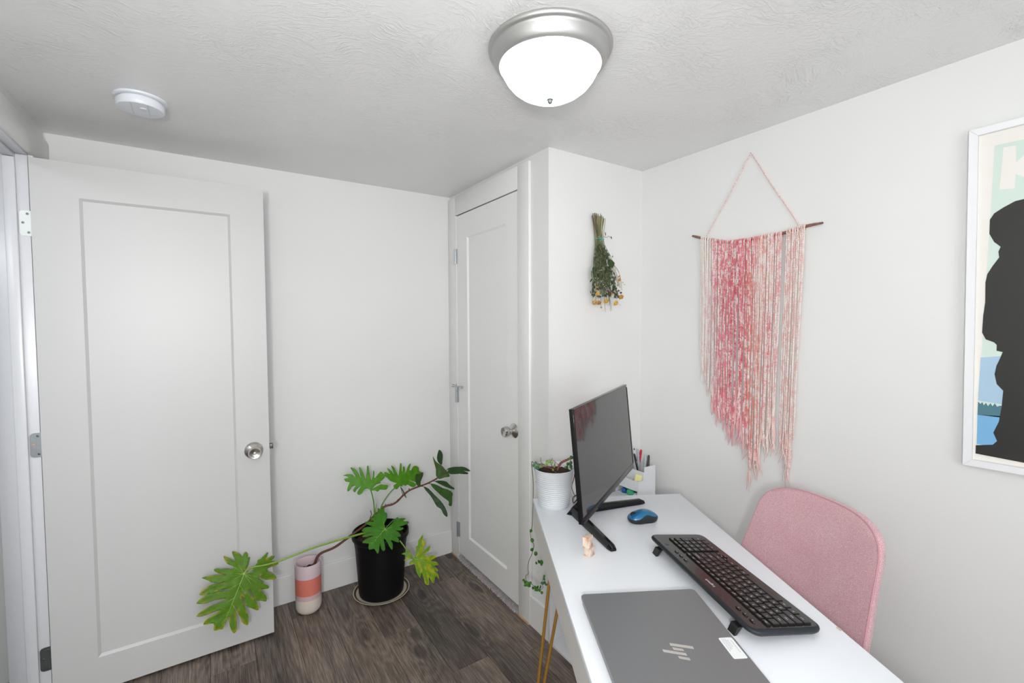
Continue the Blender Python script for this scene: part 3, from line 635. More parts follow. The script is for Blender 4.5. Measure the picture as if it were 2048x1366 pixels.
# ================================================================ DESK AND WHAT STANDS ON IT
AZ = R(60.885)
DA = Vector((1.033, 1.418, 0))                       # far-left corner of the desk top
NV = Vector((math.sin(AZ), -math.cos(AZ), 0))        # across the desk, towards the chair
VV = Vector((math.cos(AZ), math.sin(AZ), 0))         # along the desk, away from the room
def D(u, v, z=0): return DA + NV*u - VV*v + Vector((0, 0, z))
DROT = AZ - PI/2                                     # local x = NV, local y = VV
# desk: local frame with origin at the far-left corner, x to the chair side, y = -v
dk = empty('writing_desk', DA, rz=DROT); tag(dk, 'long white writing desk standing askew on gold hairpin legs', 'desk')
DL, DW, TZ = 1.26, .585, .75
box('desktop', 0, DW, -DL, 0, TZ-.018, TZ, M_DESK, dk, .0012, 2)
bm = bmesh.new()
add_box(bm, .0015, .0165, -DL+.001, -.001, .640, TZ-.0185)
from_bm('back_panel', bm, M_DESKSIDE, dk)
box('side_panel', .017, DW-.002, -.0165, -.0015, .640, TZ-.0185, M_DESK, dk)
box('side_panel', .017, DW-.002, -DL+.0015, -DL+.0165, .640, TZ-.0185, M_DESK, dk)
box('bottom_panel', .017, DW-.004, -DL+.017, -.017, .640, .652, M_DESK, dk)
for i in range(2):
    y0 = -.020-i*.615; dr = box('drawer_front', DW-.018, DW-.002, y0-.605, y0, .655, TZ-.0205, M_DESK, dk, .001)
    box('drawer_pull', DW-.002, DW+.012, y0-.36, y0-.24, .690, .700, M_GOLD, dr, .002)
for k, (fx, fy) in enumerate(((0, 0), (1, 0), (0, 1), (1, 1))):
    def T(u, v, z): return (u if not fx else DW-u, -(v if not fy else DL-v), z)
    bm = bmesh.new()
    add_tube(bm, spline([T(.0816, .027, .640), T(.038, .068, .32), T(-.004, .106, .012), T(0.002, .110, .0068), T(.010, .109, .012), T(.075, .081, .32), T(.140, .0536, .640)], 8), .0058, 12)
    pl = T(.11, .05, 0); add_box(bm, pl[0]-.05, pl[0]+.05, pl[1]-.035, pl[1]+.035, .6365, .6398)
    from_bm('leg', bm, M_GOLD, dk, smooth=True, angle=50)
ch = box('edge_chip', .579, .5855, -.815, -.803, .7470, .7502, mat('chipped_board', rgb('#c9b9a8'), .9, var=.3, vscale=300), dk)

# white shelf unit between desk and closet wall
cb = empty('shelf_unit', (1.232, 1.245, 0)); tag(cb, 'low white open shelf unit on the floor beyond the far end of the desk', 'shelf unit')
X0, X1, Y0, Y1, ZT = 1.232, 1.775, 1.360, 1.579, .600
lbox('end_panel', cb, X0, X1, Y1-.015, Y1, .001, ZT-.0155, M_ORG, .0008)
lbox('end_panel', cb, X0, X1, Y0, Y0+.015, .001, ZT-.0155, M_ORG, .0008)
lbox('bottom_board', cb, X0, X1, Y0+.0155, Y1-.0155, .001, .016, M_ORG, .0008)
lbox('shelf', cb, X0+.001, X1, Y0+.0155, Y1-.0155, .292, .307, M_ORG, .0008)
lbox('top_board', cb, X0, X1, Y0, Y1, ZT-.015, ZT, M_ORG, .0008)
lbox('back_board', cb, X1-.006, X1, Y0+.0155, Y1-.0155, .0165, ZT-.0155, M_ORG)

# desk organizer on the shelf unit
og = empty('desk_organizer', (1.648, 1.434, ZT+.0005)); tag(og, 'stepped white desk organizer full of pens behind the monitor', 'organizer')
ox0, oxm, ox1, oy0, oy1, oz = 1.648, 1.694, 1.768, 1.434, 1.577, ZT+.0005
def side(y0, y1):
    pts = [(ox0, oz), (ox1, oz), (ox1, .7475), (oxm, .7475), (oxm, .6865), (ox0, .6865)]
    bm = bmesh.new()
    a = [bm.verts.new((x-ox0, y0-oy0, z-oz)) for x, z in pts]; b = [bm.verts.new((x-ox0, y1-oy0, z-oz)) for x, z in pts]
    bm.faces.new(a); bm.faces.new(b[::-1])
    for i in range(6): bm.faces.new((a[i], b[i], b[(i+1) % 6], a[(i+1) % 6]))
    return from_bm('side_panel', bm, M_ORG, og)
side(oy0, oy0+.006); side(oy1-.006, oy1)
lbox('bottom_board', og, ox0, ox1, oy0+.0062, oy1-.0062, oz, oz+.005, M_ORG)
lbox('tray_floor', og, ox0+.0005, ox1, oy0+.0062, oy1-.0062, .640, .645, M_ORG)
lbox('front_panel', og, ox0, ox0+.005, oy0+.0062, oy1-.0062, .6452, .6862, M_ORG)
lbox('divider', og, oxm-.003, oxm+.003, oy0+.0062, oy1-.0062, .6452, .722, M_ORG)
lbox('divider', og, ox0+.0052, oxm-.0032, 1.490, 1.494, .6452, .683, M_ORG)
lbox('back_panel', og, ox1-.005, ox1, oy0+.0062, oy1-.0062, oz+.0052, .7475, M_ORG)
# sticky notes
sn = empty('sticky_notes', (1.6705, 1.4665, .6455)); tag(sn, 'pale yellow sticky note pad standing tilted in the white organizer', 'sticky notes')
sn.rotation_euler = (R(12), 0, R(40))
box('note_pad', -.003, .003, -.015, .015, .004, .066, mat('pale_yellow_paper', rgb('#ece5a6'), .8), sn)
box('top_note', -.0038, -.0032, -.015, .015, .004, .066, mat('pale_yellow_paper'  , rgb('#ece5a6'), .8), sn)
# small items in the organizer's lower slot
def blob(name, loc, sx, sy, sz, m, label, cat, group=None):
    bm = bmesh.new(); bmesh.ops.create_uvsphere(bm, u_segments=20, v_segments=12, radius=1)
    bmesh.ops.scale(bm, vec=(sx, sy, sz), verts=bm.verts)
    for v in bm.verts:
        if v.co.z < -sz*.55: v.co.z = -sz*.55
    o = from_bm(name, bm, m, smooth=True); o.location = loc; tag(o, label, cat, group); return o
z_s = oz+.0052
blob('tape_dispenser', (1.664, 1.492, z_s+.0105), .014, .026, .019, mat('mint_green_plastic', rgb('#3fb886'), .35), 'mint green plastic item in the lower slot of the organizer', 'stationery')
blob('eraser', (1.663, 1.461, z_s+.0072), .012, .012, .013, mat('clear_white_plastic', (.75, .77, .77, 1), .3), 'small whitish item beside the mint green one in the organizer slot', 'stationery')
blob('push_pin_box', (1.665, 1.535, z_s+.0085), .012, .013, .0155, mat('bright_blue_plastic', rgb('#1567b8'), .35), 'small blue plastic item at the far end of the organizer slot', 'stationery')
# pens: base point, tip point
FLR = .6462
def marker(name, base, tip, r, mb, mc, label, cap=.5, cat='pen', group=None, clip=None):
    B, T = Vector(base), Vector(tip); d = (T-B); L = d.length
    o = empty(name, B); o.rotation_euler = d.to_track_quat('Z', 'Y').to_euler(); tag(o, label, cat, group)
    c = L*(1-cap)
    lathe('barrel', [(0, .0), (r*.5, 0), (r*.85, .006), (r*.9, c)], mb, o, 16)
    lathe('cap', [(r*.9, c), (r*1.02, c), (r*1.0, L-.012), (r*.8, L-.004), (r*.5, L), (0, L)], mc, o, 16)
    if clip: box('clip', -.0013, .0013, r*.9, r*1.5, L-.038, L-.004, clip, o, .0005)
    return o
BP = mat('black_pen_plastic', (.02, .02, .02, 1), .35); SG = mat('silver_grey_plastic', (.42, .46, .50, 1), .35, .1)
RD = mat('red_cap', (.62, .01, .03, 1), .35); BL = mat('blue_cap', (.02, .06, .42, 1), .35); WP = mat('white_pen_plastic', (.8, .8, .82, 1), .35)
marker('pen', (1.722, 1.482, FLR), (1.6915, 1.500, .800), .0042, BP, BP, 'slim black pen nearest the monitor edge in the organizer', .5, clip=BP)
pn = marker('pen', (1.728, 1.512, FLR), (1.708, 1.512, .8135), .004, WP, WP, 'white ballpoint pen with blue ends in the organizer', .1)
lathe('push_button', [(.0028, 0), (.0028, .009), (0, .0095)], BL, pn, 12, loc=(0, 0, .165), capbot=True); lathe('grip_band', [(.0043, .128), (.0043, .138)], BL, pn, 16)
for lab, b, t in (('tall silver marker leaning left in the organizer', (1.738, 1.498, FLR), (1.7185, 1.502, .8165)), ('shorter silver marker standing in front of the red cap', (1.728, 1.470, FLR), (1.7490, 1.478, .7905))):
    m_ = marker('marker', b, t, .0058, SG, SG, lab, .42, cat='marker', clip=SG)
    bm = bmesh.new(); rr = random.Random(5)
    L_ = (Vector(t)-Vector(b)).length
    for k in range(26):
        a = R(-150)+rr.uniform(-.55, .55); z = rr.uniform(L_*.30, L_*.80); w = rr.uniform(.0006, .0014)
        add_box(bm, .0060*math.cos(a)-w, .0060*math.cos(a)+w, .0060*math.sin(a)-w, .0060*math.sin(a)+w, z-w*1.4, z+w*1.4)
    from_bm('printed_marks', bm, BP, m_)
marker('marker', (1.742, 1.530, FLR), (1.758, 1.512, .8055), .0060, SG, RD, 'marker with a bright red cap behind the silver one', .38, cat='marker')
marker('marker', (1.735, 1.457, FLR), (1.7590, 1.4670, .7890), .0060, BP, BP, 'black marker leaning right in the organizer', .45, cat='marker', clip=BP)
rl = empty('wooden_ruler', (1.712, 1.553, FLR)); rl.rotation_euler = (R(-2), R(-4), 0); tag(rl, 'tan wooden strip standing upright just right of the monitor', 'ruler')
box('strip', -.011, .011, -.0018, .0018, 0, .245, mat('tan_wood', rgb('#cf8f68'), .6, var=.15, vscale=20, stretch=(8, 8, 1)), rl)
box('paper_band', -.0115, .0115, -.0024, .0024, .150, .178, mat('pinkish_paper', rgb('#e9d3d3'), .7), rl)

# ---------------------------------------------------------------- monitor
MW, MH, MT = .590, .330, .030
maz, tlt = R(61.8), R(5.4)
md = Vector((math.sin(maz), math.cos(maz), 0)); mf = Vector((md.y, -md.x, 0))
ratio = MW/.54
mc = Vector((0, 0, 1.43)) + (Vector((1.034, 1.019, 1.053))-Vector((0, 0, 1.43)))*ratio
mn = empty('monitor', (mc.x, mc.y, .75)); tag(mn, 'black flat-screen monitor on angular V-shaped feet, switched off', 'monitor')
mu_ = Vector((0, 0, 1))*math.cos(tlt) - mf*math.sin(tlt)
mnrm = mf*math.cos(tlt) + Vector((0, 0, 1))*math.sin(tlt)
MM = Matrix.Identity(4)                         # panel frame: x along md, y up, z out of the screen
for i in range(3):
    MM[i][0], MM[i][1], MM[i][2] = md[i], mu_[i], mnrm[i]
MM[2][3] = mc.z-.75
def pbox(name, x0, x1, y0, y1, z0, z1, m, bev=0, parent=None, seg=2):
    bm = bmesh.new(); add_box(bm, x0, x1, y0, y1, z0, z1, bev, seg); bmesh.ops.transform(bm, matrix=MM, verts=bm.verts)
    return from_bm(name, bm, m, parent or mn, smooth=bool(bev), angle=50)
hw, hh = MW/2, MH/2
pbox('case', -hw, hw, -hh, hh, -.0145, -.0008, M_BLACKG, .0012)
bm = bmesh.new()
prof = [(-hw+.004, -hh+.004, -.0145), (hw-.004, -hh+.004, -.0125), (hw-.004, hh-.004, -.0145), (-hw+.004, hh-.004, -.0145)]
q = [(-hw+.09, -hh+.035, -.036), (hw-.09, -hh+.035, -.036), (hw-.09, hh-.09, -.036), (-hw+.09, hh-.09, -.036)]
a = [bm.verts.new(p) for p in prof]; b = [bm.verts.new(p) for p in q]
for i in range(4): bm.faces.new((a[i], a[(i+1) % 4], b[(i+1) % 4], b[i]))
bm.faces.new(b); bm.faces.new(a[::-1])
bmesh.ops.transform(bm, matrix=MM, verts=bm.verts); from_bm('rear_shell', bm, M_BLACK, mn)
pbox('bezel', -hw, hw, -hh, -hh+.019, -.0010, .0012, M_BLACKG, .0006)
pbox('bezel', -hw, -hw+.0025, -hh+.0192, hh, -.0010, .0010, M_BLACKG)
pbox('bezel', hw-.0060, hw, -hh+.0192, hh-.0105, -.0010, .0016, M_BLACK)
pbox('bezel', -hw+.0026, hw, hh-.0015, hh, -.0010, .0010, M_BLACKG)
pbox('screen', -hw+.0026, hw-.0061, -hh+.0192, hh-.0016, -.0009, .0002, M_SCREEN)
# feet: V from a vertex behind the panel to two tips in front, faceted section
def foot(name, a, b, h0, h1, w0, w1):
    A = Vector(a)-mn.location; B = Vector(b)-mn.location; d = (B-A).normalized(); s = Vector((-d.y, d.x, 0))
    bm = bmesh.new(); rings = []
    for t, h, w in ((0, h0, w0), (.94, lerp(h0, h1, .94), lerp(w0, w1, .94)), (1, h1*.55, w1*.7)):
        P = A+(B-A)*t; z = .0005
        rings.append([bm.verts.new((P+s*x*w)+Vector((0, 0, z+y*h))) for x, y in ((-.5, 0), (.5, 0), (.5, .55), (.22, 1), (-.22, 1), (-.5, .55))])
    for r0, r1 in zip(rings, rings[1:]):
        for i in range(6): bm.faces.new((r0[i], r0[(i+1) % 6], r1[(i+1) % 6], r1[i]))
    bm.faces.new(rings[0][::-1]); bm.faces.new(rings[-1])
    bmesh.ops.bevel(bm, geom=list(bm.edges), offset=.0012, segments=1, affect='EDGES')
    return from_bm(name, bm, M_BLACKG, mn)
vx = Vector((1.070, 1.222, .75))
foot('foot', vx, (.988, .950, .75), .026, .017, .032, .026)
foot('foot', vx, (1.352, 1.150, .75), .026, .017, .032, .026)
bm = bmesh.new()
base = [(1.044, 1.232), (1.082, 1.250), (1.118, 1.205), (1.066, 1.180)]
a = [bm.verts.new(Vector((x, y, .7505))-mn.location) for x, y in base]; b = [bm.verts.new(Vector((x*.35+1.098*.65, y*.35+1.190*.65, .805))-mn.location) for x, y in base]
for i in range(4): bm.faces.new((a[i], a[(i+1) % 4], b[(i+1) % 4], b[i]))
bm.faces.new(a[::-1]); bm.faces.new(b)
from_bm('stand_wedge', bm, M_BLACKG, mn)
nk = [Vector((1.096, 1.188, .785)), Vector((1.106, 1.172, .86)), Vector((1.118, 1.146, .92))]
tube('stand_neck', [p-mn.location for p in nk], .016, M_BLACKG, mn, 8)
tube('power_cable', [p-mn.location for p in spline([(1.115, 1.16, .90), (1.12, 1.215, .84), (1.12, 1.275, .762), (1.16, 1.33, .7535), (1.19, 1.343, .7535)], 8)], .0025, BP, mn, 8)

# ---------------------------------------------------------------- laptop
lp = empty('laptop', D(.0345, .667, .75), rz=DROT); tag(lp, 'closed grey aluminium laptop lying on the white desk', 'laptop')
LW, LL = .2835, .415
o2 = rrect(.0025, LW-.001, -LL+.003, -.002, .008)
prism('base', [(x, y) for x, y in o2], .0022, .0118, M_LAPEDGE, lp, .001)
prism('lid', rrect(0, LW, -LL, 0, .008), .0135, .0205, M_LAPTOP, lp, .0012)
box('hinge_bar', .004, .018, -LL+.05, -.05, .009, .0140, M_LAPEDGE, lp)
for x, y in ((.03, -.03), (.25, -.03), (.03, -LL+.03), (.25, -LL+.03)):
    lathe('rubber_foot', [(0, .0002), (.006, .0002), (.006, .0024)], BP, lp, 14, loc=(x, y, 0))
bars = [[[.1781, .849], [.1767, .8564], [.2202, .87], [.2211, .8628]], [[.1787, .8615], [.1784, .8688], [.1979, .874], [.1976, .868]],
        [[.1561, .8656], [.1559, .8728], [.1982, .8867], [.1983, .8799]], [[.1796, .8862], [.1794, .8929], [.1987, .8996], [.1994, .893]]]
for bq in bars:
    prism('logo_bar', [(u-.0345, -(v-.667)) for u, v in bq], .0204, .0208, M_LOGO, lp)
st = prism('sticker', [(x, y) for x, y in rrect(.285-.0345, .3140-.0345, -(.9032-.667), -(.8431-.667), .0035)], .0204, .0208, mat('white_label_paper', (.84, .86, .87, 1), .55), lp)
st['label'] = 'small white printed label on the laptop lid'
bm = bmesh.new(); rr = random.Random(2)
for j, (x, y0, y1) in enumerate(((.2552, .003, .039), (.2590, .0025, .034), (.2625, .003, .033), (.2665, .007, .029), (.2735, .009, .043))):
    y = -.176-y0
    while y > -.176-y1:
        L_ = rr.uniform(.0008, .0022); add_box(bm, x-.00055, x+.00055, y-L_, y, .0208, .02085); y -= L_+rr.uniform(.0003, .0011)
from_bm('small_print', bm, mat('grey_ink', (.35, .38, .45, 1), .7), st)

# ---------------------------------------------------------------- keyboard
KROT = R(67.0)
kc = Vector((1.098, .672, .75))
kb = empty('keyboard', kc, rot=(0, 0, 0))
kb.rotation_euler = Matrix.Rotation(KROT, 3, 'Z').to_euler(); kb.scale = (1.03, 1.03, 1.03); tag(kb, 'black full-size keyboard with white and orange key lettering', 'keyboard')
KT = Matrix.Translation((0, -.084, .0062)) @ Matrix.Rotation(R(5.0), 4, 'X') @ Matrix.Translation((0, .084, 0))   # tilted up on its feet
def kfin(name, bm, m, parent, smooth=False, angle=40):
    bmesh.ops.transform(bm, matrix=KT, verts=bm.verts); return from_bm(name, bm, m, parent, smooth, angle)
KX0, KX1, KY0, KY1, KH = -.2175, .2215, -.0835, .0905, .0145
# body: stacked outlines (undercut rear and sides)
def korder(inset, z, r, back=0): return [(x, y, z) for x, y in rrect(KX0+inset, KX1-inset, KY0+inset, KY1-inset-back, r, 8)]
bm = bmesh.new(); rings = []
for sp in (korder(.012, -.0035, .014, .014), korder(.006, -.001, .018, .006), korder(.0012, .0045, .022, .001), korder(0, .0085, .023), korder(.0012, .0118, .022), korder(.0040, .0136, .020), korder(.007, .0140, .018)):
    rings.append([bm.verts.new(p) for p in sp])
for a, b in zip(rings, rings[1:]):
    n = len(a)
    for i in range(n): bm.faces.new((a[i], a[(i+1) % n], b[(i+1) % n], b[i]))
bm.faces.new(rings[0][::-1]); bm.faces.new(rings[-1])
kfin('case', bm, M_CHAR, kb, True, 50)
bm = bmesh.new()
o2 = rrect(KX0+.0065, KX1-.0065, KY0+.0065, KY1-.0065, .016, 8)
a = [bm.verts.new((x, y, .0136)) for x, y in o2]; b = [bm.verts.new((x, y, .01455)) for x, y in o2]; n = len(o2)
for i in range(n): bm.faces.new((a[i], a[(i+1) % n], b[(i+1) % n], b[i]))
bm.faces.new(b); bm.faces.new(a[::-1])
kfin('top_plate', bm, mat('gloss_key_deck', (.012, .010, .010, 1), .14, coat=.3), kb)
U, V_ = .02035, .0187
kx = KX0+.0125; ky = .0305
keys = []     # x0, x1, y0, y1 (tops), legend, colour code
def key(x, y, w=1, h=1, s='', c='w', hh=1.0): keys.append((kx+x*U, kx+(x+w)*U, y-h*V_*hh, y, s, c))
yF = ky+.0150
fn = ['Esc']+['F%d' % i for i in range(1, 13)]+['Prt', 'Del']
for i, s in enumerate(fn): key(i, yF, 1, 1, s, 'o' if 0 < i < 13 else 'w', .62)
rows = [['`', '1', '2', '3', '4', '5', '6', '7', '8', '9', '0', '-', '=', ('Backspace', 2)],
        [('Tab', 1.5), 'Q', 'W', 'E', 'R', 'T', 'Y', 'U', 'I', 'O', 'P', '[', ']', ('\\', 1.5)],
        [('Caps', 1.75), 'A', 'S', 'D', 'F', 'G', 'H', 'J', 'K', 'L', ';', "'", ('Enter', 2.25)],
        [('Shift', 2.25), 'Z', 'X', 'C', 'V', 'B', 'N', 'M', ',', '.', '/', ('Shift', 2.75)],
        [('Ctrl', 1.5), ('#', 1.1), ('Alt', 1.25), ('', 5.4), ('Alt', 1.1), ('Fn', 1.05, 'o'), ('Ctrl', 1.25)]]
y = ky+.0005
for r_i, row in enumerate(rows):
    x = 0
    for k_ in row:
        s, w, c = (k_, 1, 'w') if isinstance(k_, str) else (k_[0], k_[1], k_[2] if len(k_) > 2 else 'w')
        key(x, y, w, 1, s, c); x += w
    y -= V_
yb = y+V_
key(12.75, yb, .75, 1, '<', 'w', .5); key(13.5, yb+.000, .75, 1, '^', 'w', .48); key(13.5, yb-.0097, .75, 1, 'v', 'w', .48); key(14.25, yb, .75, 1, '>', 'w', .5)
nx = 15.35
for i, s in enumerate(('=', 'C', '<', '%')): key(nx+i, yF, 1, 1, s, 'o', .62)
y = ky+.0005
for i, r_ in enumerate((('Num', '/', '*', '-'), ('7', '8', '9'), ('4', '5', '6'), ('1', '2', '3'))):
    for j, s in enumerate(r_): key(nx+j, y-i*V_, 1, 1, s)
key(nx+3, y-V_, 1, 2, '+'); key(nx+3, y-3*V_, 1, 2, 'Ent'); key(nx, y-4*V_, 2, 1, '0'); key(nx+2, y-4*V_, 1, 1, '.')
white = bmesh.new(); orange = bmesh.new()
def stamp(bm, s, size, x, y, z):
    vs, fs = text_mesh(s, size)
    nv = [bm.verts.new((x+v[0], y+v[1], z)) for v in vs]
    for f in fs:
        try: bm.faces.new([nv[i] for i in f])
        except Exception: pass
KZ = .0186
for x0, x1, y0, y1, s, c in keys:
    g = .0012; bm = bmesh.new()
    lo = [bm.verts.new(p) for p in ((x0+g, y0+g, .0143), (x1-g, y0+g, .0143), (x1-g, y1-g, .0143), (x0+g, y1-g, .0143))]
    mid = [bm.verts.new(p) for p in ((x0+g+.0003, y0+g+.0003, KZ-.0007), (x1-g-.0003, y0+g+.0003, KZ-.0007), (x1-g-.0003, y1-g-.0003, KZ-.0007), (x0+g+.0003, y1-g-.0003, KZ-.0007))]
    i_ = g+.0013
    hi = [bm.verts.new(p) for p in ((x0+i_, y0+i_, KZ), (x1-i_, y0+i_, KZ), (x1-i_, y1-i_, KZ), (x0+i_, y1-i_, KZ))]
    for a, b in ((lo, mid), (mid, hi)):
        for i in range(4): bm.faces.new((a[i], a[(i+1) % 4], b[(i+1) % 4], b[i]))
    bm.faces.new(hi)
    kfin('key', bm, M_KEY, kb)
    if s:
        size = .0068 if len(s) == 1 else .0050
        if c == 'o' and s != 'Fn':
            stamp(orange, 'ooo', .0046, (x0+x1)/2+.001, y1-.0042, KZ+.00006); stamp(white, s, .0044, (x0+x1)/2-.001, y0+.0038, KZ+.00006)
        else: stamp(orange if c == 'o' else white, s, size, (x0+x1)/2-(.002 if len(s) == 1 else 0), (y0+y1)/2+.001, KZ+.00006)
# media buttons and power button on the rear strip
for xs in ((-.186, -.164, -.142), (.066, .088, .110)):
    for x in xs:
        bm = bmesh.new(); o2 = rrect(x-.0075, x+.0075, .0620, .0685, .0030, 4)
        a = [bm.verts.new((px, py, .0142)) for px, py in o2]; b = [bm.verts.new((px*.9+x*.1, py*.9+.06525*.1, .0168)) for px, py in o2]; n = len(o2)
        for i in range(n): bm.faces.new((a[i], a[(i+1) % n], b[(i+1) % n], b[i]))
        bm.faces.new(b); kfin('media_button', bm, M_KEY, kb)
        stamp(white, 'o', .006, x, .0653, .0169)
bm = bmesh.new(); add_tube(bm, [(.156, .0680, .0140), (.156, .0680, .0152)], .0055, 20); kfin('power_button', bm, M_KEY, kb)
logo_bm = bmesh.new(); stamp(logo_bm, 'Logitech', .0100, -.0415, .0665, .01462)
# shift key rows' legends share one printed layer per ink colour
M_INK = mat('white_ink', (.78, .80, .82, 1), .6)
tag(kfin('white_lettering', white, M_INK, kb), kind='stuff'); kfin('logo_lettering', logo_bm, M_INK, kb)
tag(kfin('orange_lettering', orange, mat('orange_ink', (.75, .40, .06, 1), .6), kb), kind='stuff')
for x in (-.166, .168):
    bm = bmesh.new()
    pts = [(.078, .0175), (.090, .0175), (.099, .0003), (.093, .0003)]
    a = [bm.verts.new((x-.011, yy, z)) for yy, z in pts]; b = [bm.verts.new((x+.011, yy, z)) for yy, z in pts]
    bm.faces.new(a); bm.faces.new(b[::-1])
    for i in range(4): bm.faces.new((a[i], b[i], b[(i+1) % 4], a[(i+1) % 4]))
    from_bm('folding_foot', bm, BP, kb)

# ---------------------------------------------------------------- mouse
ms = empty('computer_mouse', D(.349, .232, .75), rz=DROT+R(8)); tag(ms, 'metallic blue and black computer mouse beside the monitor foot', 'mouse')
ML, MWd, MHt = .0530, .0300, .0385     # half length (x), half width (y), height
def msurf(th, s):
    """s 0 bottom .. 1 top"""
    c, sn_ = math.cos(th), math.sin(th)
    n_ = 2.5
    rr_ = (abs(c)**n_+abs(sn_)**n_)**(-1/n_)
    side = .5+.5*c       # 1 at the palm end (+x)
    fb = R(8+30*math.exp(-((c-.1)/.45)**2)*abs(sn_)**1.5+18*max(0, c)**2)
    ph = lerp(R(-12), fb, s/.5) if s < .5 else lerp(fb, R(90), (s-.5)/.5)
    k = math.cos(ph)
    x = ML*rr_*c*max(k, 0)**.75; y = MWd*rr_*sn_*max(k, 0)**.75
    waist = 1-.10*math.exp(-((x-.004)/.022)**2)
    hz = MHt*(.86+.14*math.exp(-((x-.006)/.030)**2))
    if ph < 0: z = .013+.013*math.sin(ph)/math.sin(R(12))*1.0; k2 = 1-.10*(ph/R(-12))**2; x *= k2; y *= k2
    else: z = .013+(hz-.013)*math.sin(ph)**.95*(1-.22*((x-.008)/ML)**2)
    return Vector((x, y*waist, max(z, .0006)))
def mshell(name, s0, s1, m, off=0, ns=10):
    bm = bmesh.new(); nt_ = 56; rings = []
    for j in range(ns+1):
        s = lerp(s0, s1, j/ns)
        ring = []
        for i in range(nt_):
            p = msurf(2*PI*i/nt_, s)
            ring.append(bm.verts.new(p))
        rings.append(ring)
    for a, b in zip(rings, rings[1:]):
        for i in range(nt_): bm.faces.new((a[i], a[(i+1) % nt_], b[(i+1) % nt_], b[i]))
    if s0 == 0: bm.faces.new(rings[0][::-1])
    bmesh.ops.remove_doubles(bm, verts=bm.verts, dist=1e-5)
    return from_bm(name, bm, m, ms, smooth=True, angle=60)
mshell('lower_body', 0, .5, M_CHAR); mshell('top_shell', .5, 1, M_BLUE, ns=14)
box('scroll_slot', -.044, -.024, -.0045, .0045, .018, .0315, M_BLACK, ms, .002)
bm = bmesh.new(); add_tube(bm, [(-.034, -.003, .0250), (-.034, .003, .0250)], .0100, 20); from_bm('scroll_wheel', bm, M_BLACK, ms, smooth=True)

# ---------------------------------------------------------------- crystals (two stacked pieces)
def crystal(name, loc, rz, sx, sy, sz, seed, label):
    bm = bmesh.new(); bmesh.ops.create_cube(bm, size=1); bmesh.ops.subdivide_edges(bm, edges=bm.edges, cuts=5, use_grid_fill=True)
    rs = random.Random(seed)
    for v in bm.verts:
        p = v.co.copy(); v.co.x *= sx; v.co.y *= sy; v.co.z = (v.co.z+.5)*sz
        nn = mnoise.noise_vector(p*1.6+Vector((seed, 0, 0)))*.0022+mnoise.noise_vector(p*7+Vector((0, seed, 0)))*.0009
        f = min(1, v.co.z/.004)
        v.co += Vector((nn.x, nn.y, nn.z*(0 if p.z < -.49 else 1)))
        v.co.x *= 1-.06*p.z
    o = from_bm(name, bm, M_SALT, smooth=False); o.location = loc; o.rotation_euler = (0, 0, rz)
    tag(o, label, 'crystal'); return o
crystal('crystal', D(.112, .443, .7502), R(20), .026, .021, .0235, 1, 'lower rough peach crystal chunk standing on the desk')
crystal('crystal', D(.108, .439, .7745), R(28), .029, .020, .0300, 4, 'upper pale peach crystal block stacked on another crystal')
# ================================================================ CHAIR
caz = R(22.18)
chr_ = empty('desk_chair', (1.5174, .6096, 0), rz=PI/2-caz)   # local x along the back (towards the far side), +y the way the chair faces
tag(chr_, 'pink fabric upholstered chair with piped edge pushed under the desk', 'chair')
HW = .2095
def back_outline(n=96):
    """closed outline in (x, z), counter-clockwise"""
    pts = []
    zb, zt = .44, .9011
    for k in range(n):
        a = 2*PI*k/n; c, s = math.cos(a), math.sin(a)
        e = 3.305 if s > 0 else 4.5
        r = (abs(c)**e+abs(s)**e)**(-1/e)
        z = .7616+(zt-.7616)*r*s if s > 0 else .7616+(.7616-zb)*r*s
        w = HW*(1+.1922*max(0, (.8016-z)/.30)**1.3)
        pts.append((w*r*c, z-.0192*w*r*c))
    return pts
def back_pt(x, z, side, rr):
    y = .715*x*x - .297*(z-.90)
    bulge = (.012 if side > 0 else .010)*(1-rr**4)
    return Vector((x, y+bulge, z) if side > 0 else (x, y-.024-bulge, z))
out = back_outline(); n = len(out); cz = .69
def shell(name, side, m, rmax=1.0):
    bm = bmesh.new(); rings = []
    for j in range(0, 15):
        t = (j/14)**.8*rmax
        rings.append([bm.verts.new(back_pt(x*t, cz+(z-cz)*t, side, t)) for x, z in out] if j else None)
    c0 = bm.verts.new(back_pt(0, cz, side, 0))
    for i in range(n): bm.faces.new((c0, rings[1][i], rings[1][(i+1) % n]))
    for a, b in zip(rings[1:], rings[2:]):
        for i in range(n): bm.faces.new((a[i], a[(i+1) % n], b[(i+1) % n], b[i]))
    # rounded rim towards the middle
    last = rings[-1]
    ctr = [back_pt(x*rmax, cz+(z-cz)*rmax, side, 1) for x, z in out]
    rim = []
    for x, z in out:
        p = back_pt(x*1.003, cz+(z-cz)*1.003, side, 1); q = back_pt(x*1.003, cz+(z-cz)*1.003, -side, 1)
        rim.append(bm.verts.new((p*.5+q*.5)))
    for i in range(n): bm.faces.new((last[i], last[(i+1) % n], rim[(i+1) % n], rim[i]))
    return from_bm(name, bm, m, chr_, smooth=True, angle=70)
shell('backrest', 1, M_FABRIC); shell('backrest_shell', -1, M_FABRIC)
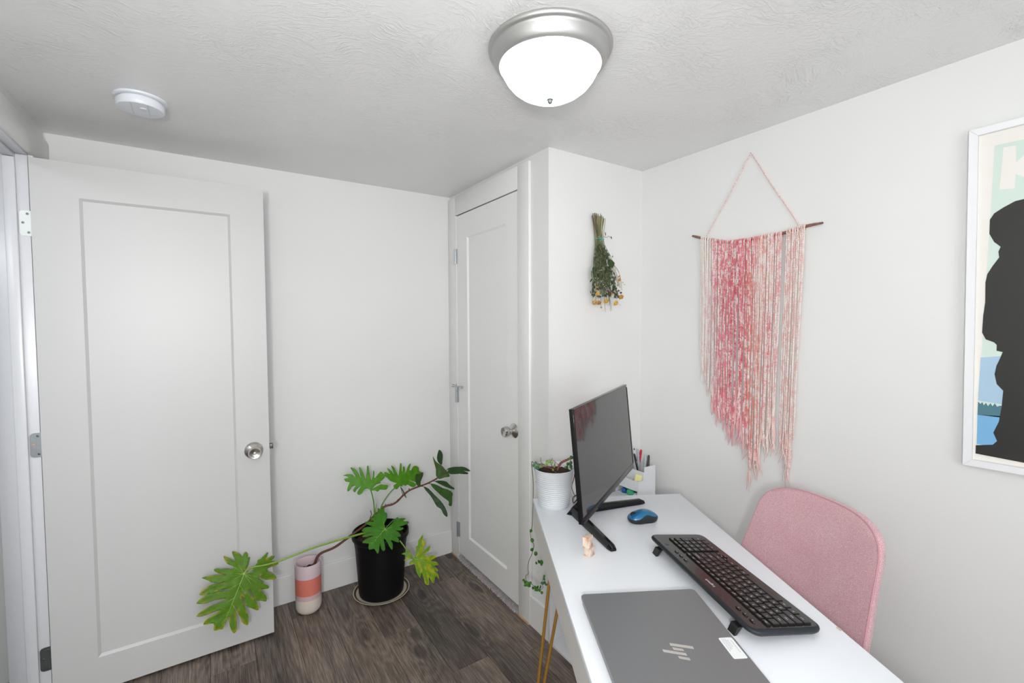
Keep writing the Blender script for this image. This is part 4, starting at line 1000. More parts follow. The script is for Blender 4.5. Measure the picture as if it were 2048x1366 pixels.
# piping follows the front rim
pp = [back_pt(x*1.003, cz+(z-cz)*1.003, 1, 1)+Vector((0, -.002, 0)) for x, z in out]; pp = pp+[pp[0]]
tube('piping', pp, .0024, mat('pink_piping', rgb('#c4919a'), .85, bump=.3, bscale=600), chr_, 8)
bm = bmesh.new()
o2 = rrect(-.225, .225, .02, .46, .13, 10); n2 = len(o2); rings = []
for ins, z in ((.03, .405), (.006, .412), (0, .430), (.002, .452), (.02, .468), (.06, .476), (.12, .478)):
    rings.append([bm.verts.new((x*(1-ins/.225), .24+(y-.24)*(1-ins/.225), z)) for x, y in o2])
for a, b in zip(rings, rings[1:]):
    for i in range(n2): bm.faces.new((a[i], a[(i+1) % n2], b[(i+1) % n2], b[i]))
bm.faces.new(rings[0][::-1]); bm.faces.new(rings[-1])
from_bm('seat', bm, M_FABRIC, chr_, smooth=True, angle=60)
for sx in (-1, 1):
    for y0, y1 in ((.10, .03), (.38, .45)):
        tube('leg', [(sx*.13, y0, .406), (sx*.205, y1, .0)], lambda t: lerp(.011, .008, t), M_GOLD, chr_, 12)
tube('under_frame', [(-.14, .10, .401), (-.14, .38, .401), (.14, .38, .401), (.14, .10, .401), (-.14, .10, .401)], .006, M_GOLD, chr_, 8)
for sx in (-1, 1):
    tube('back_bracket', [(sx*.10, .06, .415), (sx*.10, .045, .47), (sx*.10, .055, .55)], .009, M_GOLD, chr_, 8)
# ================================================================ PLANTS
def seg_dist(p, a, b):
    ab = (b[0]-a[0], b[1]-a[1]); L2 = ab[0]**2+ab[1]**2
    t = 0 if L2 == 0 else max(0, min(1, ((p[0]-a[0])*ab[0]+(p[1]-a[1])*ab[1])/L2))
    return math.hypot(p[0]-a[0]-ab[0]*t, p[1]-a[1]-ab[1]*t)
def smooth_outline(o):
    out = []; n = len(o)
    for i in range(n):
        p0, p1, p2, p3 = o[i-1], o[i], o[(i+1) % n], o[(i+2) % n]
        for t in (0, .5):
            out.append(tuple(.5*((2*p1[k])+(p2[k]-p0[k])*t*.8+((2*p0[k]-5*p1[k]+4*p2[k]-p3[k])*.8+(p2[k]-p1[k])*0.0)*t*t*(1 if t else 0)+(3*p1[k]-p0[k]-3*p2[k]+p3[k])*.8*t**3) if t == 0 else (-(p0[k]+p3[k])+9*(p1[k]+p2[k]))/16 for k in (0, 1)))
    return out
def lobes(o, att, mind):
    n = len(o); ds = [math.hypot(x-att[0], y-att[1]) for x, y in o]; tips = []
    for i in range(n):
        w = [ds[(i+k) % n] for k in range(-5, 6)]
        if ds[i] == max(w) and ds[i] > mind and ds[i]-min(w) > mind*.10:
            if not tips or math.hypot(o[i][0]-o[tips[-1]][0], o[i][1]-o[tips[-1]][1]) > 6: tips.append(i)
    return [o[i] for i in tips]
def leaf(parent, key, cbase, cedge, edge_w, patch, simple=False, step=7, cup=.0, vein_mat=None, seed=1, veinw=1.0, ang_fold=.10, tipbias=0):
    d = G[key]; o = [tuple(p) for p in d['o']]; att = tuple(d['a'])
    o = smooth_outline(o)
    P = Vector(d['P']); N_ = Vector(d['N']).normalized()
    e1 = Vector((0, 0, 1)).cross(N_).normalized(); e2 = N_.cross(e1)
    cx = sum(p[0] for p in o)/len(o); cy = sum(p[1] for p in o)/len(o)
    far = max(o, key=lambda p: math.hypot(p[0]-att[0], p[1]-att[1]))
    # midrib: from the attachment through the centroid to the outline
    ds = (cx-att[0], cy-att[1]); L = math.hypot(*ds) or 1; ds = (ds[0]/L, ds[1]/L)
    mid = max(o, key=lambda p: (p[0]-att[0])*ds[0]+(p[1]-att[1])*ds[1]-.6*abs(-(p[0]-att[0])*ds[1]+(p[1]-att[1])*ds[0]))
    size = math.hypot(far[0]-att[0], far[1]-att[1])
    veins = [[att, mid]]
    md_ = (mid[0]-att[0], mid[1]-att[1]); ML_ = math.hypot(*md_)
    if not simple:
        for t in lobes(o, att, size*.28):
            if math.hypot(t[0]-mid[0], t[1]-mid[1]) < 8: continue
            al = ((t[0]-att[0])*md_[0]+(t[1]-att[1])*md_[1])/ML_
            s = max(0, al-.75*abs((t[0]-att[0])*md_[1]-(t[1]-att[1])*md_[0])/ML_)/ML_
            s = min(s, .8); b = (att[0]+md_[0]*s, att[1]+md_[1]*s)
            c = (lerp(b[0], t[0], .5)+md_[0]*.03, lerp(b[1], t[1], .5)+md_[1]*.03)
            e = (lerp(b[0], t[0], .93), lerp(b[1], t[1], .93))
            veins.append([b, c, e])
    else:
        perp = (-md_[1]/ML_, md_[0]/ML_)
        for s in (.15, .3, .45, .6, .75):
            for q in (-1, 1):
                b = (att[0]+md_[0]*s, att[1]+md_[1]*s)
                w = ML_*.16; e = (b[0]+md_[0]*.13+perp[0]*q*w, b[1]+md_[1]*.13+perp[1]*q*w)
                veins.append([b, e])
    segs = [(v[i], v[i+1]) for v in veins for i in range(len(v)-1)]
    rs = random.Random(seed)
    nb = len(o); pts = [Vector(p) for p in o]
    x0, x1 = min(p[0] for p in o), max(p[0] for p in o); y0, y1 = min(p[1] for p in o), max(p[1] for p in o)
    y = y0
    while y < y1:
        x = x0
        while x < x1:
            pts.append(Vector((x+rs.uniform(-.3, .3)*step, y+rs.uniform(-.3, .3)*step))); x += step
        y += step
    r_ = delaunay_2d_cdt(pts, [(i, (i+1) % nb) for i in range(nb)], [], 1, 1e-4)
    vs, fs = r_[0], r_[2]
    def h(x, y):
        dv = min(seg_dist((x, y), a, b) for a, b in segs)
        rr_ = math.hypot(x-att[0], y-att[1])/size
        return ang_fold*min(dv, 11)+cup*rr_*rr_*size + 2.0*mnoise.noise(Vector((x*.03, y*.03, seed*3.7)))
    def W3(x, y, off=0): return P+e1*(x/1000)+e2*(y/1000)+N_*((h(x, y)+off)/1000)
    L0 = parent.location
    me = bpy.data.meshes.new('leaf')
    me.from_pydata([W3(v.x, v.y)-L0 for v in vs], [], [f for f in fs if len(f) >= 3])
    ob = link('leaf', me, M_LEAF, parent, smooth=True, angle=80)
    at = me.color_attributes.new('col', 'FLOAT_COLOR', 'POINT'); buf = []
    for v in vs:
        x, y = v.x, v.y
        db = min(seg_dist((x, y), o[i], o[(i+1) % nb]) for i in range(nb))
        dv = min(seg_dist((x, y), a, b) for a, b in segs)
        rr_ = math.hypot(x-att[0], y-att[1])/size
        n1 = mnoise.noise(Vector((x*.045, y*.045, seed))); n2 = mnoise.noise(Vector((x*.13, y*.13, seed+9)))
        c = mixc(cbase, tuple(k*.72 for k in cbase), max(0, min(1, .5+n1*.9)))
        ye = 0
        if edge_w: ye = max(0, 1-db/edge_w)*max(0, min(1, (rr_-.5)*2.0+n1*2.4+tipbias))
        if patch: ye = max(ye, max(0, min(1, (dv-1.5)/7))*max(0, min(1, patch+n1*1.5+n2*.5)))
        c = mixc(c, cedge, min(1, ye))
        if n2 > .50 and db < 14 and edge_w: c = mixc(c, (.45, .22, .12), min(1, (n2-.50)*7))
        buf.extend((*c, 1))
    at.data.foreach_set('color', buf)
    so = ob.modifiers.new('thickness', 'SOLIDIFY'); so.thickness = .0006; so.offset = 0
    bm = bmesh.new()
    for k, v in enumerate(veins):
        pl = []
        for a, b in zip(v, v[1:]):
            m_ = max(2, int(math.hypot(b[0]-a[0], b[1]-a[1])/7))
            for i in range(m_): pl.append((lerp(a[0], b[0], i/m_), lerp(a[1], b[1], i/m_)))
        pl.append(v[-1]); w = (1.25 if k == 0 else .7)*veinw
        add_tube(bm, [W3(px, py, .15)-L0 for px, py in pl], lambda t: w*(1-.8*t)/1000, 5, flat=1)
    from_bm('leaf_vein', bm, vein_mat or M_VEIN, ob, smooth=True)
    return ob
def stalk(name, key, r0, r1, m, parent, sides=10, n=5):
    pts = [p-parent.location for p in spline(G[key], n)]
    return tube(name, pts, lambda t: lerp(r0, r1, t), m, parent, sides)

# saucer under the black pot
sc_ = empty('plant_saucer', (.739, 2.381, 0)); tag(sc_, 'cream stoneware saucer with brown rim band under the black pot', 'saucer')
lathe('dish', [(0, .004), (.100, .004), (.1005, .001), (.106, .0005), (.125, .006), (.143, .0165), (.1445, .0180), (.1435, .0190), (.141, .0185), (.137, .0165)], M_SAUC, sc_, 72)
lathe('rim_band', [(.1398, .01800), (.1338, .0152), (.1295, .0133)], M_SAUCB, sc_, 72)
lathe('well', [(.1298, .0131), (.118, .0085), (.106, .0070), (0, .0070)], M_SAUC, sc_, 72)
# black nursery pot with split-leaf philodendron
ph = empty('potted_philodendron', (.739, 2.383, .0078)); tag(ph, 'split-leaf plant in a tall black pot on a saucer by the baseboard', 'potted plant')
lathe('pot', [(0, .001), (.108, .0), (.1135, .003), (.1155, .012), (.1170, .05), (.1330, .292), (.1345, .293), (.1440, .300), (.1458, .304), (.1458, .322), (.1438, .327), (.1405, .3275), (.138, .325), (.1365, .30), (.130, .245)], M_POTB, ph, 72, angle=40)
bm = bmesh.new(); rs = random.Random(4); ringc = []
rows_ = [[bm.verts.new((0, 0, .278))]]
for j in range(1, 13):
    r_ = .1335*j/12; rows_.append([bm.verts.new((r_*math.cos(2*PI*k/48), r_*math.sin(2*PI*k/48), .274+rs.uniform(-.005, .006))) for k in range(48)])
for k in range(48): bm.faces.new((rows_[0][0], rows_[1][k], rows_[1][(k+1) % 48]))
for a, b in zip(rows_[1:], rows_[2:]):
    for k in range(48): bm.faces.new((a[k], a[(k+1) % 48], b[(k+1) % 48], b[k]))
from_bm('soil', bm, M_SOIL, ph, smooth=True, angle=80)
bm = bmesh.new()
for k in range(9):
    a = rs.uniform(0, 6.28); x, y = .05*math.cos(a), .05*math.sin(a)
    add_tube(bm, spline([(x, y, .272), (x+rs.uniform(-.02, .02), y+rs.uniform(-.02, .02), .31+rs.uniform(0, .03)), (x+rs.uniform(-.05, .05), y+rs.uniform(-.03, .03), .33+rs.uniform(-.03, .05))], 4), .0016, 6)
add_tube(bm, [(-.04, .01, .28), (-.015, .003, .33), (-.010, .002, .385)], lambda t: lerp(.011, .007, t), 10)
add_tube(bm, [(-.055, .0, .40), (-.048, -.005, .425), (-.052, -.005, .445)], .002, 6)
from_bm('aerial_root', bm, M_STEMB, ph, smooth=True)
tube('leaf_sheath', [(-.02, 0, .36), (-.025, 0, .42), (-.022, -.002, .475)], lambda t: lerp(.008, .0012, t), M_STEMG, ph, 8)
stalk('petiole', 'pet1', .0050, .0036, M_STEMG, ph)
stalk('petiole', 'pet2', .0038, .0028, M_STEMD, ph); stalk('petiole', 'pet3', .0038, .0028, M_STEMD, ph)
stalk('petiole', 'pet4', .0036, .0026, M_STEMD, ph); stalk('petiole', 'pet5', .0036, .0028, M_STEMG, ph)
GR = (.060, .205, .012); GR2 = (.100, .340, .008); YE = (.50, .42, .015)
a_ = leaf(ph, 'L1', (.115, .280, .004), YE, 7, 0, seed=3, cup=-.06); a_['label'] = 'largest split leaf with yellowing edges, in front of the open door'
leaf(ph, 'L2', GR2, YE, 0, 0, seed=5, cup=-.10, vein_mat=mat('bright_vein', (.14, .38, .04, 1), .45), veinw=.7, step=6)
leaf(ph, 'L3', GR2, YE, 0, 0, seed=6, cup=-.10, vein_mat=mat('bright_vein', (.14, .38, .04, 1), .45), veinw=.7, step=6)
leaf(ph, 'L4', (.055, .245, .008), YE, 0, 0, seed=8, cup=-.05, veinw=.8, step=6)
a_ = leaf(ph, 'L5', (.15, .38, .006), (.50, .52, .006), 5, .55, seed=12, cup=-.08, tipbias=.2, step=5); a_['label'] = 'yellowing split leaf hanging at the right of the pot'
# tall striped vase with the fiddle-leaf branch
vz = empty('vase_plant', (.388, 2.430, 0)); tag(vz, 'striped pink, coral and cream vase holding a leaning fiddle-leaf branch', 'vase plant')
VH, VR = .2495, .0602
M_V1 = mat('lilac_pink_glaze', rgb('#d6c2c8'), .45, var=.03, vscale=40); M_V2 = mat('coral_glaze', rgb('#dd7d6c'), .45, var=.04, vscale=20)
M_V3 = mat('pink_glaze', rgb('#d3b3b8'), .45, var=.03, vscale=40); M_V4 = mat('cream_glaze', rgb('#ded4c8'), .4, var=.03, vscale=40)
lathe('cream_base', [(0, .0006), (.034, .0006), (.045, .004), (.054, .013), (.0590, .026), (.0602, .042), (.0602, .0775)], M_V4, vz, 64)
lathe('pink_stripe', [(.0602, .0775), (.0602, .1010)], M_V3, vz, 64)
lathe('coral_stripe', [(.0602, .1010), (.0602, .1835)], M_V2, vz, 64)
lathe('pink_rim', [(.0602, .1835), (.0602, VH-.002), (.0595, VH-.0004), (.0580, VH), (.0562, VH-.0006), (.0553, VH-.003), (.0553, .150)], M_V1, vz, 64)
bm = bmesh.new(); ctr = bm.verts.new((0, 0, .200)); rw = [[ctr]]
for j in range(1, 8):
    r_ = .0555*j/7; rw.append([bm.verts.new((r_*math.cos(2*PI*k/32), r_*math.sin(2*PI*k/32), .200+rs.uniform(-.006, .008)+r_*.12*math.cos(2*PI*k/32))) for k in range(32)])
for k in range(32): bm.faces.new((ctr, rw[1][k], rw[1][(k+1) % 32]))
for a, b in zip(rw[1:], rw[2:]):
    for k in range(32): bm.faces.new((a[k], a[(k+1) % 32], b[(k+1) % 32], b[k]))
from_bm('soil', bm, M_SOIL, vz, smooth=True, angle=80)
pts = [p-vz.location for p in spline([(.405, 2.43, .195)]+G['fig_stem'], 6)]
nn = len(pts); rr = random.Random(8)
tube('stem', pts, [lerp(.0062, .0036, i/nn)*(1+.16*rr.random()) for i in range(nn)], M_STEMB, vz, 10)
bm = bmesh.new()
for q in (7, 8, 8.4, 9, 11):
    p = Vector(G['fig_stem'][int(q)])-vz.location
    add_tube(bm, [p, p+Vector((rr.uniform(-.008, .008), -.004, rr.uniform(.006, .014)))], lambda t: lerp(.004, .0015, t), 7)
from_bm('node_stub', bm, M_STEMB, vz, smooth=True)
DG = (.032, .085, .024); LG = (.065, .15, .026)
for k, c, cu in (('F1', DG, .1), ('F2', LG, .08), ('F3', DG, -.1), ('F4', (.03, .085, .02), .1), ('F5', DG, -.1), ('F6', (.045, .13, .018), .1), ('F7', DG, .1), ('F8', (.05, .12, .02), .12), ('F9', (.07, .13, .05), 0)):
    leaf(vz, k, c, YE, 0, 0, simple=True, seed=ord(k[1]), cup=cu, step=6, vein_mat=M_VEIND if k in ('F2', 'F6') else mat('dull_leaf_vein', (.055, .11, .03, 1), .45), veinw=.45, ang_fold=.22)
st_end = Vector(G['fig_stem'][-1])
for key, ix in (('F1', -1), ('F2', -1), ('F3', -1), ('F4', -1), ('F5', -2), ('F6', -3), ('F7', -4), ('F8', -4), ('F9', -6)):
    d = G[key]; P = Vector(d['P']); N_ = Vector(d['N']).normalized(); e1 = Vector((0, 0, 1)).cross(N_).normalized(); e2 = N_.cross(e1)
    A = P+e1*(d['a'][0]/1000)+e2*(d['a'][1]/1000); B = Vector(G['fig_stem'][ix])
    tube('leaf_stalk', [p-vz.location for p in (B, (A+B)/2+Vector((0, 0, .002)), A)], .0018, M_STEMB, vz, 6)

# white ribbed pot with creeping plant on the desk
wp = empty('potted_vine', (1.062, 1.324, .7503)); tag(wp, 'woody creeping plant in a white ribbed metal pot on the desk', 'potted plant')
prof = [(0, .0008), (.050, .0008), (.0545, .0), (.0552, .002)]
for k in range(15):
    z = .006+k*.0074; r0 = lerp(.0552, .0702, z/.125)
    prof += [(r0, z), (r0+.0015, z+.0018), (r0+.0015, z+.0048), (r0, z+.0066)]
prof += [(.0715, .118), (.0735, .1375), (.0755, .1385), (.0762, .1402), (.0755, .1420), (.0738, .1425), (.0722, .1408), (.0712, .128), (.066, .085)]
lathe('pot', prof, M_WPOT, wp, 72, angle=45)
bm = bmesh.new(); ctr = bm.verts.new((0, 0, .130)); rw = [[ctr]]
for j in range(1, 11):
    r_ = .0685*j/10; rw.append([bm.verts.new((r_*math.cos(2*PI*k/40), r_*math.sin(2*PI*k/40), .130-.008*(j/10)**2+rs.uniform(-.004, .005))) for k in range(40)])
for k in range(40): bm.faces.new((ctr, rw[1][k], rw[1][(k+1) % 40]))
for a, b in zip(rw[1:], rw[2:]):
    for k in range(40): bm.faces.new((a[k], a[(k+1) % 40], b[(k+1) % 40], b[k]))
from_bm('soil', bm, M_SOIL, wp, smooth=True, angle=80)
SR, SU = Vector((math.cos(yaw), -math.sin(yaw), 0)), Vector((0, 0, 1))
def wq(x, z, dpt=0): return SR*x+SU*z+Vector((math.sin(yaw), math.cos(yaw), 0))*dpt
M_TWIG = mat('reddish_twig', (.20, .075, .048, 1), .65, var=.4, vscale=80, bump=.4, bscale=200)
st = wq(.010, .118, 0)
main = [st, wq(.014, .135), wq(.020, .150), wq(.029, .160), wq(.045, .168), wq(.062, .175), wq(.085, .176, .01), wq(.11, .160, .03)]
for k in range(3):
    pth = spline(main, 8); nn = len(pth)
    pth = [p+Vector((math.cos(i*.5+k*2.1), math.sin(i*.5+k*2.1), math.sin(i*.5+k*2.1+1)))*.0022 for i, p in enumerate(pth)]
    tube('vine_stem', pth, lambda t: lerp(.0034, .0018, t), M_TWIG, wp, 8)
tw = [([st, wq(-.005, .135), wq(-.030, .142), wq(-.048, .147), wq(-.052, .152)], .0022), ([st, wq(-.012, .138), wq(-.035, .150), wq(-.047, .158), wq(-.050, .178)], .0018),
      ([st, wq(.003, .140), wq(.003, .160)], .0022), ([st, wq(-.006, .142), wq(-.012, .160), wq(-.006, .176)], .0016), ([st, wq(.0, .132, -.02), wq(.012, .130, -.035), wq(.035, .127, -.045)], .0011),
      ([wq(-.035, .150), wq(-.060, .155), wq(-.072, .150)], .0013), ([wq(.062, .175), wq(.060, .150), wq(.066, .140)], .0012), ([wq(.015, .150), wq(-.005, .168), wq(-.028, .168)], .001),
      ([wq(.085, .176), wq(.078, .10, .02), wq(.0660, .070, 0.0), wq(.070, .050, -.002), wq(.078, .034, -.003)], .0020)]
for p_, r_ in tw: tube('vine_twig', spline(p_, 5), lambda t, r_=r_: r_*(1-.45*t), M_TWIG, wp, 7)
def small_leaf(par, p, r, c, rs, cl=None):
    """one round leaf, slightly folded"""
    nrm = Vector((rs.uniform(-.6, .3), -1+rs.uniform(-.2, .4), rs.uniform(-.2, .9))).normalized()
    a = nrm.orthogonal().normalized(); b = nrm.cross(a); th = rs.uniform(0, 6.28)
    a, b = a*math.cos(th)+b*math.sin(th), b*math.cos(th)-a*math.sin(th)
    bm = bmesh.new(); ctr = bm.verts.new(p); ring = []
    for k in range(14):
        t = 2*PI*k/14; rr_ = r*(1+.18*math.cos(t)-.06*math.cos(2*t))
        ring.append(bm.verts.new(p+a*rr_*math.cos(t)*1.05+b*rr_*math.sin(t)*.82+nrm*r*.22*abs(math.sin(t))))
    for k in range(14): bm.faces.new((ctr, ring[k], ring[(k+1) % 14]))
    o = from_bm('leaf', bm, M_LEAF, par, smooth=True, angle=80)
    v = rs.uniform(.75, 1.25); set_col(o, lambda co: (c[0]*v, c[1]*v, c[2]*v, 1))
    so = o.modifiers.new('thickness', 'SOLIDIFY'); so.thickness = .0005
    return o
rs = random.Random(11)
BG = (.11, .24, .13); YG = (.26, .46, .05); MG = (.07, .23, .03)
for x, z, r, c in ((-.070, .163, .0065, BG), (-.078, .153, .006, BG), (-.069, .150, .0065, BG), (-.060, .158, .006, BG), (-.061, .146, .0065, BG), (-.072, .142, .005, BG), (-.052, .150, .0055, YG), (-.0285, .168, .0058, YG), (-.020, .169, .0058, YG), (-.030, .159, .0055, YG),
                    (-.008, .164, .005, YG), (.0, .150, .005, YG), (-.005, .137, .004, YG), (.050, .160, .007, MG), (.060, .163, .0075, BG), (.058, .152, .0078, BG), (.046, .148, .0075, MG), (.0615, .143, .0045, MG), (.060, .186, .0055, MG), (.056, .181, .005, BG), (.040, .146, .005, MG),
                    (-.0635, .078, .0042, BG), (-.0615, .070, .003, BG), (-.0600, .059, .003, BG), (-.066, .093, .002, BG)):
    small_leaf(wp, wq(x, z, -.02 if z > .1 else .03), r, c, rs)
hang = [wq(-.070, .152, -.02), wq(-.082, .150, .03), (1.058-1.062, 1.45-1.324, .04)]+[Vector(p)-wp.location for p in G['vine'][1:]]
tube('trailing_stem', spline(hang, 5), lambda t: lerp(.0016, .0010, t), mat('vine_green_stem', (.13, .16, .05, 1), .6, var=.4, vscale=60), wp, 7)
for i, p in enumerate(G['vleaf']):
    small_leaf(wp, Vector(p)-wp.location+Vector((0, -.004, 0)), .0085 if i in (1, 3, 8, 9) else rs.uniform(.0055, .0075), MG if i < 15 else BG, rs)
    if i > 3: small_leaf(wp, Vector(p)-wp.location+Vector((rs.uniform(-.007, .007), .004, rs.uniform(-.007, .007))), .006, MG, rs)
# ================================================================ ON THE WALLS
# --- yarn wall hanging
wh = empty('yarn_wall_hanging', (1.849, 1.036, 2.105)); tag(wh, 'pink and coral yarn wall hanging on a crooked twig', 'wall hanging')
L0 = wh.location
sk = [Vector((1.8385, p[1], p[2])) for p in G['stick']]
def stick_z(y):
    for a, b in zip(sk, sk[1:]):
        if a.y >= y >= b.y: return lerp(a.z, b.z, (a.y-y)/(a.y-b.y))
    return sk[-1].z if y < sk[-1].y else sk[0].z
spt = spline(sk, 8); rr = random.Random(3); nn = len(spt)
tube('twig', [p-L0 for p in spt], [(.0052+.0012*rr.random())*(1-.45*(max(0, i/nn-.9)/.1))*(.75+.25*min(1, i/6)) for i in range(nn)], M_WOODT, wh, 10)
CRM = (.82, .70, .64); DUST = (.72, .40, .42); ROSE = (.62, .055, .10); PINK = (.80, .22, .27); COR = (.80, .26, .19); PEACH = (.84, .57, .51); WHT = (.88, .82, .79)
def yarn_col(s, z, rs_, k, alt=0):
    stops = [(0, CRM, CRM), (.10, CRM, DUST), (.17, DUST, PINK), (.27, ROSE, PINK), (.45, ROSE, PINK), (.55, COR, PINK), (.63, COR, PEACH), (.72, PEACH, PINK), (1.01, PEACH, PEACH)]
    for a, b in zip(stops, stops[1:]):
        if a[0] <= s <= b[0]:
            t = (s-a[0])/(b[0]-a[0]); c1 = mixc(a[1], b[1], t); c2 = mixc(a[2], b[2], t); break
    n = mnoise.noise(Vector((s*9, z*5, 2)))+.35*mnoise.noise(Vector((k*1.7, z*40, 5)))
    base = mixc(c1, c2, max(0, min(1, .5+n)))
    w = mnoise.noise(Vector((k*3.3, z*26, 8)))*1.1+mnoise.noise(Vector((k*2.3, z*120, 1)))*.9 + (.14 if s > .6 or s < .17 else -.04)
    return mixc(base, WHT, max(0, min(.92, .24+w*1.2+.34*alt)))
def tubecol(name, pts, rad, cols, parent, sides=6, flat=1.0):
    bm = bmesh.new(); add_tube(bm, pts, rad, sides, caps=True, flat=flat)
    o = from_bm(name, bm, M_YARN, parent, smooth=True, angle=180)
    me = o.data; at = me.color_attributes.new('col', 'FLOAT_COLOR', 'POINT'); buf = []
    for i, v in enumerate(me.vertices):
        c = cols[min(len(cols)-1, i//sides)]; buf.extend((*c, 1))
    at.data.foreach_set('color', buf); return o
EN = G['ends']
def end_z(y):
    P = [(p[1], p[2]) for p in EN]
    if y >= P[0][0]: return P[0][1]
    for a, b in zip(P, P[1:]):
        if a[0] >= y >= b[0]: return lerp(a[1], b[1], (a[0]-y)/(a[0]-b[0]+1e-9))
    return P[-1][1]
NS = 72; rr = random.Random(17)
for k in range(NS):
    s = k/(NS-1)
    if abs(s-.834) < .012: continue            # the gap near the right-hand group
    y0 = lerp(1.2477, .8278, s)+rr.uniform(-.0018, .0018)
    y1 = lerp(1.246, .848, s)+rr.uniform(-.004, .004)
    if s > .85: y0 -= .002
    zs = stick_z(y0); ze = end_z(y1)+rr.uniform(-.035, .05)
    layer = (k % 3)*.0028
    xf = 1.8295-layer*.6; dz = .0016
    pts = [Vector((1.8455, y0, zs-.012)), Vector((1.8462, y0, zs)), Vector((1.8425, y0, zs+.0062)), Vector((1.8370, y0, zs+.0075)), Vector((1.8315, y0, zs+.0045)), Vector((1.8298, y0, zs-.004))]
    n = int((zs-.012-ze)/dz); ph_ = rr.uniform(0, 6.28); wv = rr.uniform(0, 6.28)
    for i in range(n):
        t = i/n; z = zs-.012-i*dz
        yy = lerp(y0, y1, t)+.0028*math.sin(t*5+wv)*t+.0013*math.sin(i*dz/.0064*2*PI+ph_)
        xx = lerp(1.8300, xf+.007, min(1, t*3))+.0010*math.cos(i*dz/.0064*2*PI+ph_)
        pts.append(Vector((xx, yy, z)))
    m_ = len(pts)
    rad = [.0023*(1+.28*math.sin(i*dz/.0064*4*PI+ph_))*(1 if i < m_-8 else .6) for i in range(m_)]
    cols = [yarn_col(s, p.z, rr, k, math.sin(i*dz/.0064*2*PI+ph_+1.2)) for i, p in enumerate(pts)]
    tubecol('yarn_strand', [p-L0 for p in pts], rad, cols, wh, 6)
    # soft unspun tail
    for _q in range(0 if rr.random() > (.95 if .13 < s < .97 else .2) else (2 if rr.random() < .5 else 1)):
        tl = rr.uniform(.07, .20)*(1.1 if .2 < s < .6 else .8); p0 = pts[-1]; dy = rr.uniform(-.02, .03); ps = []; m2 = 14
        zst = p0.z+tl*.55
        for i in range(m2+1):
            t = i/m2; ps.append(Vector((1.840, p0.y+dy*(t*t-.25)+.003*math.sin(t*6+k), zst-tl*t)))
        base = yarn_col(s, p0.z, rr, k+50); base = mixc(base, PINK if s < .5 else PEACH, .5)
        tubecol('unspun_tail', [p-L0 for p in ps], [.0060*math.sin(PI*(.12+.85*i/m2))**.8 for i in range(m2+1)], [mixc(base, WHT, .25+.3*mnoise.noise(Vector((k, i*.7, 3)))) for i in range(m2+1)], wh, 6, flat=.45)
cd = G['cord']; apex = Vector((1.8425, 1.036, 2.106))
def cordp(a, b, seed):
    a, b = Vector(a), Vector(b); n = int((b-a).length/.0022); ph_ = seed; ps = []
    for i in range(n+1):
        p = a.lerp(b, i/n)+Vector((0, .0012*math.cos(i*.0022/.008*2*PI+ph_)+.0015*math.sin(i*.05+seed), .0010*math.sin(i*.0022/.008*2*PI+ph_))); ps.append(p)
    return ps
for a, b, sd_ in ((apex, (1.8400, 1.2300, 1.7985), 1), (apex, (1.8400, .8450, 1.7790), 4)):
    ps = cordp(a, b, sd_)
    tubecol('hanging_cord', [p-L0 for p in ps], [.0022*(1+.3*math.sin(i*1.7)) for i in range(len(ps))], [mixc(mixc(PEACH, PINK, .3), WHT, max(0, min(1, .45+.9*mnoise.noise(Vector((i*.35, sd_, 0)))))) for i in range(len(ps))], wh, 6)
tube('nail', [p-L0 for p in (Vector((1.8505, 1.036, 2.104)), Vector((1.838, 1.036, 2.106)))], .0018, M_STEEL, wh, 8)

# --- framed poster (hangs very slightly askew)
fy0, fy1, fz0, fz1 = .388, -.252, 1.0105, 1.9705
fr_ = empty('framed_poster', (1.849, (fy0+fy1)/2, (fz0+fz1)/2)); tag(fr_, 'white framed poster with a black rock silhouette over a blue lake', 'framed poster')
FL0 = fr_.location; tilt = R(-.72); piv = Vector((0, .388, 1.49))
def RT(p):
    y, z = p[1]-piv.y, p[2]-piv.z
    return Vector((p[0], piv.y+y*math.cos(tilt)-z*math.sin(tilt), piv.z+y*math.sin(tilt)+z*math.cos(tilt)))
def fbar(x0, x1, quad, m, name, par=None):
    bm = bmesh.new(); a = [bm.verts.new(RT((x0, y, z))-FL0) for y, z in quad]; b = [bm.verts.new(RT((x1, y, z))-FL0) for y, z in quad]; n = len(quad)
    bm.faces.new(a); bm.faces.new(b[::-1])
    for i in range(n): bm.faces.new((a[i], b[i], b[(i+1) % n], a[(i+1) % n]))
    return from_bm(name, bm, m, par or fr_)
w_ = .0185; yi0, yi1, zi0, zi1 = fy0-w_, fy1+w_, fz0+w_, fz1-w_; g_ = .0002
fbar(1.828, 1.8495, [(fy0, fz0), (yi0, zi0+g_), (yi0, zi1-g_), (fy0, fz1)], M_WHITEP, 'frame_side')
fbar(1.828, 1.8495, [(fy1, fz0), (fy1, fz1), (yi1, zi1-g_), (yi1, zi0+g_)], M_WHITEP, 'frame_side')
fbar(1.828, 1.8495, [(fy0-g_*3, fz1), (yi0-g_, zi1), (yi1+g_, zi1), (fy1+g_*3, fz1)], M_WHITEP, 'frame_rail')
fbar(1.828, 1.8495, [(fy0-g_*3, fz0), (fy1+g_*3, fz0), (yi1+g_, zi0), (yi0-g_, zi0)], M_WHITEP, 'frame_rail')
paper = fbar(1.8375, 1.8385, [(yi0-.0003, zi0+.0003), (yi1+.0003, zi0+.0003), (yi1+.0003, zi1-.0003), (yi0-.0003, zi1-.0003)], mat('poster_paper', rgb('#e9e6df'), .6), 'poster_paper')
